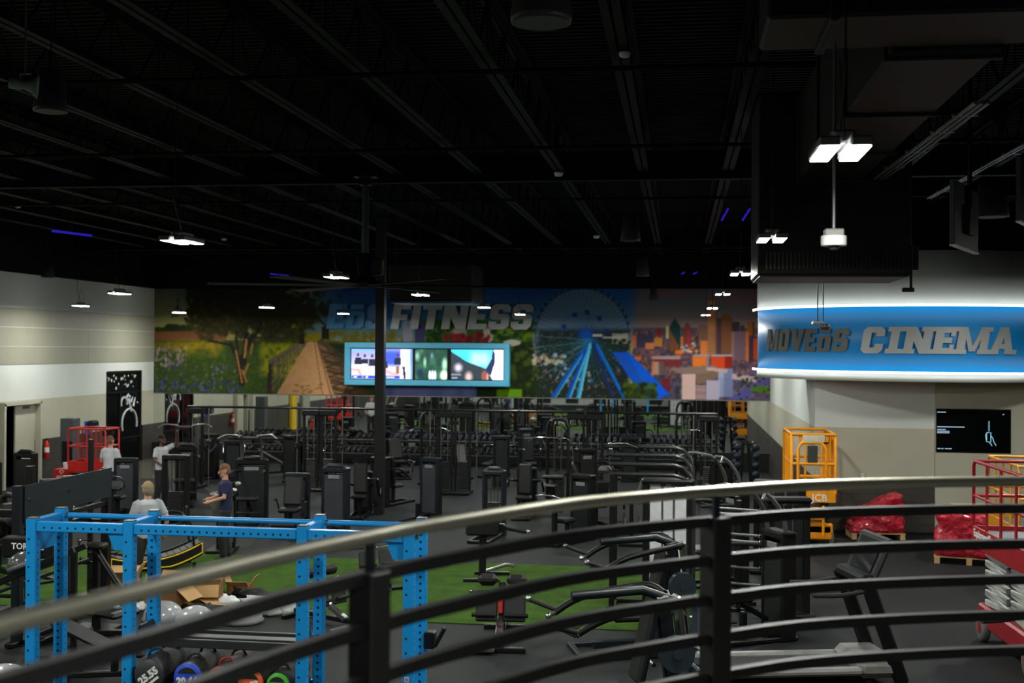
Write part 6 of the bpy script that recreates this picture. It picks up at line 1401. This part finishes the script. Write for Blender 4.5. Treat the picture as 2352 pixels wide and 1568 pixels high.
# ================================================================ PALLETS IN RED FILM
M_FILM = mat('red_stretch_film', rgb(186, 32, 52), .14, var=.35, scale=8, bump=1.0, bscale=9, coat=.6); [setattr(n.inputs['Distance'], 'default_value', .07) for n in M_FILM.node_tree.nodes if n.type == 'BUMP']; M_PINE = mat('pale_pine', rgb(196, 164, 116), .7, var=.12)
def pallet(lab, lab2, px, py, w, d, h, rot, seed, slump):
    p = FP(px, py); o = thing('wooden_pallet', lab, 'pallet', (p.x, p.y + d / 2, 0), math.radians(rot))
    for k in range(6): MB().rbox((0, -d / 2 + d * (k + .5) / 6, .13), (w, d / 8, .022), .003).build('board', M_PINE, o)
    for sx in (-1, 0, 1): MB().rbox((sx * (w / 2 - .06), 0, .06), (.1, d, .115), .004).build('runner', M_PINE, o)
    r = random.Random(seed); nx, ny, nzv = 16, 12, 10; mb = MB(); vs = []; fs = []; ids = {}
    def P_(i, j, k):
        if (i, j, k) not in ids:
            x, y, z = (i / nx - .5), (j / ny - .5), k / nzv
            t = slump * (math.sin(x * 4 + seed) * .5 + .5) ; hh = h * (1 - (slump * 1.1 * max(0, .36 - x) if slump > .3 else t * .5)) 
            q = 1 - .10 * z + .03 * math.sin(9 * z + 7 * x + seed)
            e = .03 * math.sin(11 * x + 17 * z + seed) + .022 * math.sin(21 * y + 9 * z) + r.uniform(-.012, .012)
            ids[(i, j, k)] = len(vs); vs.append((x * w * .98 * q + e, y * d * .98 * q + e * .7, .143 + hh * z + (.03 * math.sin(13 * x + 9 * y + seed) if k == nzv else 0)))
        return ids[(i, j, k)]
    for i in range(nx):
        for k in range(nzv): fs += [(P_(i, 0, k), P_(i + 1, 0, k), P_(i + 1, 0, k + 1), P_(i, 0, k + 1)), (P_(i + 1, ny, k), P_(i, ny, k), P_(i, ny, k + 1), P_(i + 1, ny, k + 1))]
        for j in range(ny): fs += [(P_(i, j, nzv), P_(i + 1, j, nzv), P_(i + 1, j + 1, nzv), P_(i, j + 1, nzv)), (P_(i, j + 1, 0), P_(i + 1, j + 1, 0), P_(i + 1, j, 0), P_(i, j, 0))]
    for j in range(ny):
        for k in range(nzv): fs += [(P_(0, j + 1, k), P_(0, j, k), P_(0, j, k + 1), P_(0, j + 1, k + 1)), (P_(nx, j, k), P_(nx, j + 1, k), P_(nx, j + 1, k + 1), P_(nx, j, k + 1))]
    mb.add(vs, fs, True); l = mb.build('wrapped_load', M_FILM); l.location = o.location; l.rotation_euler = o.rotation_euler; tag(l, lab2, 'wrapped goods')
pallet('wooden pallet under a slumped red load by the dark plank wall', 'slumped load in red stretch film by the dark plank wall', 2016, 1240, 1.12, .7, .80, 3, 3, .55)
pallet('wooden pallet corner under the boxy red load beside the red platform', 'boxy load in red stretch film beside the red platform', 2242, 1300, 1.25, 1.0, .84, -14, 8, .10)
o = MB().rbox((0, 0, .03), (.9, .5, .04), .006, RX(2)).build('pale_board', M_PINE); p = bpy.data.objects['wrapped_load.001'].location; o.location = (p.x + .15, p.y + .05, .143 + .84 + .02); tag(o, 'pale board lying on the boxy red load', 'board')
# ================================================================ WALL SCREEN AT RIGHT
Yt = yc - .09; a, b = AY(2150, 939, Yt), AY(2322, 1040, Yt); w_, h_ = b.x - a.x, AY(2236, 939, Yt).z - AY(2236, 1040, Yt).z
tv = thing('wall_screen', 'black wall screen with small white lines and a hand drawing on the right wall', 'screen', ((a.x + b.x) / 2, Yt + .015, AY(2236, 1040, Yt).z))
MB().rbox((0, 0, h_ / 2), (w_, .05, h_), .008).build('case', BLACK2, tv); MB().box((0, .037, h_ / 2), (w_ * .4, .035, h_ * .5)).build('wall_mount', BLACK, tv)
MB().box((0, -.027, h_ / 2), (w_ - .03, .004, h_ - .03)).build('glass', mat('screen_glass', rgb(8, 9, 11), .12), tv)
E1 = emit('screen_white', (.55, .8, 1, 1), .8); t = MB()
def tq(x0, x1, y): t.box(((x0 + x1) / 2 * w_ - w_ / 2, -.03, h_ * (1 - y)), ((x1 - x0) * w_, .002, .016))
for x0, x1, y in ((.015, .13, .08), (.015, .38, .415), (.015, .13, .475), (.015, .18, .515), (.015, .18, .55), (.02, .06, .91), (.07, .10, .91), (.12, .16, .91), (.165, .21, .91)): tq(x0, x1, y)
t.build('text_lines', E1, tv, 'small lit lines of text', 'stuff')
t = MB(); Q = lambda x, y: (x * w_ - w_ / 2, -.031, h_ * (1 - y))
t.tube([Q(.675, .53), Q(.73, .53), Q(.73, .74), Q(.675, .74), Q(.675, .53)], .009, 5).tube([Q(.665, .56), Q(.66, .6), Q(.67, .7)], .007, 5).tube([Q(.73, .60), Q(.755, .65), Q(.77, .74), Q(.80, .82)], .008, 5).tube([Q(.70, .74), Q(.73, .78), Q(.745, .83)], .008, 5)
for i in range(8): t.box(Q(.705, .28 + i * .03), (.03, .002, .012))
t.tube([Q(.885, .13), Q(.895, .10), Q(.908, .12)], .006, 5); t.build('hand_icon', emit('screen_cyan', (.35, .75, 1, 1), .8), tv, 'line drawing of a hand holding a phone')
p = AY(1981, 1093, yc - .03); o = MB().rbox((0, 0, 0), (.08, .03, .12), .008).build('wall_outlet', WHITEP); o.location = (p.x, yc - .028, p.z); tag(o, 'small white wall outlet left of the red load', 'outlet')
# ================================================================ PEOPLE
def remesh(o, v=.009, sm=3):
    m = o.modifiers.new('surface', 'REMESH'); m.mode = 'VOXEL'; m.voxel_size = v; m.use_smooth_shade = True
    s = o.modifiers.new('smooth', 'SMOOTH'); s.factor = .5; s.iterations = sm
    return o
def person(lab, loc, rot, arms, skin, shirt, trousers, hair, cap=None, stride=.14, look=(0, 0), beard=None, sleeve=.55):
    """arms: for each side (elbow, wrist) points; the figure faces -y"""
    o = thing('person', lab, 'person', loc, math.radians(rot))
    hip, sh = .95, 1.44; S = Matrix.Diagonal((1, .62, 1, 1))
    b = MB()
    b.tube([(0, 0, .88), (0, 0, 1.0), (0, 0, 1.12), (0, 0, 1.30), (0, 0, 1.42), (0, 0, 1.475)], [.155, .160, .150, .178, .165, .07], 18, True, S)
    b.tube([(0, .0, 1.44), (0, -.01, 1.56)], [.062, .055], 12)
    Mh = Matrix.Translation((0, -.015, 1.645)) @ Matrix.Rotation(math.radians(look[0]), 4, 'Z') @ Matrix.Rotation(math.radians(look[1]), 4, 'X')
    b.ball((0, .012, .02), .098, 18, 12, (.80, 1.0, 1.12), Mh, -1).ball((0, -.03, -.055), .062, 14, 9, (.88, .95, 1.0), Mh, -1)
    b.tube([(0, -.088, .03), (0, -.118, -.012), (0, -.098, -.022)], [.010, .017, .012], 8, True, Mh)
    for s in (-1, 1): b.ball((s * .08, .012, .0), .03, 10, 6, (.35, .6, 1), Mh, -1)
    legs = []
    for s in (-1, 1):
        st = stride * s; hp = (s * .088, 0, .92); kn = (s * .10, -st * .5 - .03, .50); an = (s * .10, -st + .03, .09)
        legs.append((s, hp, kn, an)); b.tube([hp, kn, an], [.088, .06, .042], 12, True)
    for s in (-1, 1):
        el, wr = arms[0 if s < 0 else 1]; shp = Vector((s * .185, 0, sh - .02)); el, wr = Vector(el), Vector(wr)
        b.tube([shp, el, wr], [.052, .042, .030], 10, True)
        dv = (wr - el).normalized(); up = Vector((0, -1, 0)) if abs(dv.y) < .8 else Vector((0, 0, 1)); sd = dv.cross(up).normalized(); nn = sd.cross(dv)
        pc = wr + dv * .045; b.tube([wr, pc, wr + dv * .09], [.028, .038, .034], 10, True)
        for k, ln in enumerate((.070, .080, .074, .058)):
            q = wr + dv * .085 + sd * (.027 - .018 * k); b.tube([q, q + dv * ln * .5 + nn * .006, q + dv * ln * .9 + nn * .026], [.0095, .009, .0075], 6, True)
        q = wr + dv * .03 + sd * .03; b.tube([q, q + dv * .035 + sd * .022, q + dv * .065 + sd * .020 + nn * .012], [.012, .011, .009], 6, True)
    remesh(b.build('body', skin, o), .0085, 2)
    t = MB(); t.tube([(0, 0, .86), (0, 0, 1.0), (0, 0, 1.12), (0, 0, 1.30), (0, 0, 1.42), (0, 0, 1.49)], [.178, .182, .172, .196, .186, .075], 20, True, Matrix.Diagonal((1, .68, 1, 1)))
    for s in (-1, 1):
        el, _ = arms[0 if s < 0 else 1]; shp = Vector((s * .175, 0, sh - .025)); el = Vector(el); e2 = shp.lerp(el, sleeve + .2); t.tube([Vector((s * .12, 0, sh + .01)), shp, e2], [.06, .076, .060], 14, True)
    t.ball((0, 0, 1.43), .11, 16, 10, (1.5, .85, .6), None, -1); remesh(t.build('shirt', shirt, o), .011, 8)
    l = MB(); l.ball((0, 0, .93), .17, 16, 10, (1, .72, .8), None, -1)
    for s, hp, kn, an in legs: l.tube([hp, kn, (an[0], an[1], .07)], [.108, .082, .070], 14, True)
    remesh(l.build('trousers', trousers, o), .012, 3)
    for s, hp, kn, an in legs: MB().ball((an[0], an[1] - .05, .0), .055, 14, 8, (.85, 2.3, 1.45), None, 0.0).build('shoe', BLACK2, o)
    hd = MB()
    if cap is None: hd.ball((0, .02, .035), .102, 18, 10, (.84, 1.02, 1.08), Mh, .05).ball((0, .045, -.01), .09, 16, 9, (.86, .80, 1.0), Mh, -.5)
    else: hd.ball((0, .034, -.012), .101, 18, 10, (.86, .90, .95), Mh, -.75)
    hd.build('hair', hair, o)
    if cap is not None:
        MB().ball((0, .012, .04), .107, 20, 10, (.84, 1.0, .98), Mh, 0.0).lathe([(.09, .038), (.108, .036), (.108, .046), (.09, .048)], 20, Mh @ Matrix.Diagonal((.84, 1, 1, 1))).rbox((0, -.13, .045), (.13, .12, .012), .005, None, Mh).build('cap', cap, o)
    if beard is not None: MB().ball((0, -.042, -.075), .058, 14, 8, (.95, .95, .8), Mh, -1).build('beard', beard, o)
    e = MB()
    for s in (-1, 1): e.ball((s * .033, -.078, .022), .0105, 8, 6, (1, 1, 1), Mh, -1)
    e.build('eyes', mat('dark_eye', rgb(34, 30, 28), .2), o); MB().rbox((0, -.089, -.052), (.044, .012, .010), .004, None, Mh).build('mouth', mat('lip_tone', rgb(130, 74, 66), .5), o)
    return o
SK1 = mat('fair_skin', rgb(206, 152, 128), .55); SK2 = mat('brown_skin', rgb(104, 66, 48), .5)
GREYP = mat('pale_grey_polo', rgb(176, 182, 186), .8); NAVYT = mat('navy_shirt', rgb(22, 26, 66), .8); WHT = mat('white_shirt', rgb(200, 202, 206), .8)
TRG = mat('grey_trousers', rgb(70, 70, 68), .8); TRD = mat('dark_trousers', rgb(34, 34, 38), .8); HGR = mat('grey_hair', rgb(128, 118, 104), .8); HBR = mat('brown_hair', rgb(112, 78, 54), .8); HBK = mat('black_hair', rgb(18, 15, 14), .8); TAN = mat('tan_cap', rgb(150, 126, 90), .8); BRD = mat('greying_beard', rgb(150, 120, 104), .8)
down = ((-.27, .02, 1.16), (-.26, -.10, .93)); downr = ((.27, .02, 1.16), (.26, -.10, .93))
p = FP(338, 1356); person('man in pale grey polo and tan cap walking away between the blue posts', p, -140, (((-.30, .08, 1.17), (-.28, -.04, .93)), ((.28, .0, 1.16), (.27, -.14, .94))), SK1, GREYP, TRG, HGR, TAN, .30)
p = FP(516, 1283); person('man with short hair and beard in navy shirt looking down to the left', p, -68, (((-.27, -.02, 1.18), (-.18, -.26, 1.12)), ((.27, -.02, 1.18), (.16, -.27, 1.10))), SK1, NAVYT, TRD, HBR, None, .05, (0, 14), BRD)
p = FP(370, 1163); person('man in white shirt raising one arm beside the exposed guide rods', p, 72, (((-.27, -.02, 1.17), (-.22, -.22, 1.05)), ((.32, -.18, 1.55), (.20, -.30, 1.80))), SK2, WHT, TRD, HBK, None, .05, (0, 0), HBK)
p = FP(252, 1168); person('worker in pale shirt standing behind the small red work platform', p, 170, (((-.27, -.02, 1.17), (-.22, -.22, 1.05)), ((.27, -.02, 1.17), (.22, -.22, 1.05))), SK1, WHT, TRD, HBR, None, .05)
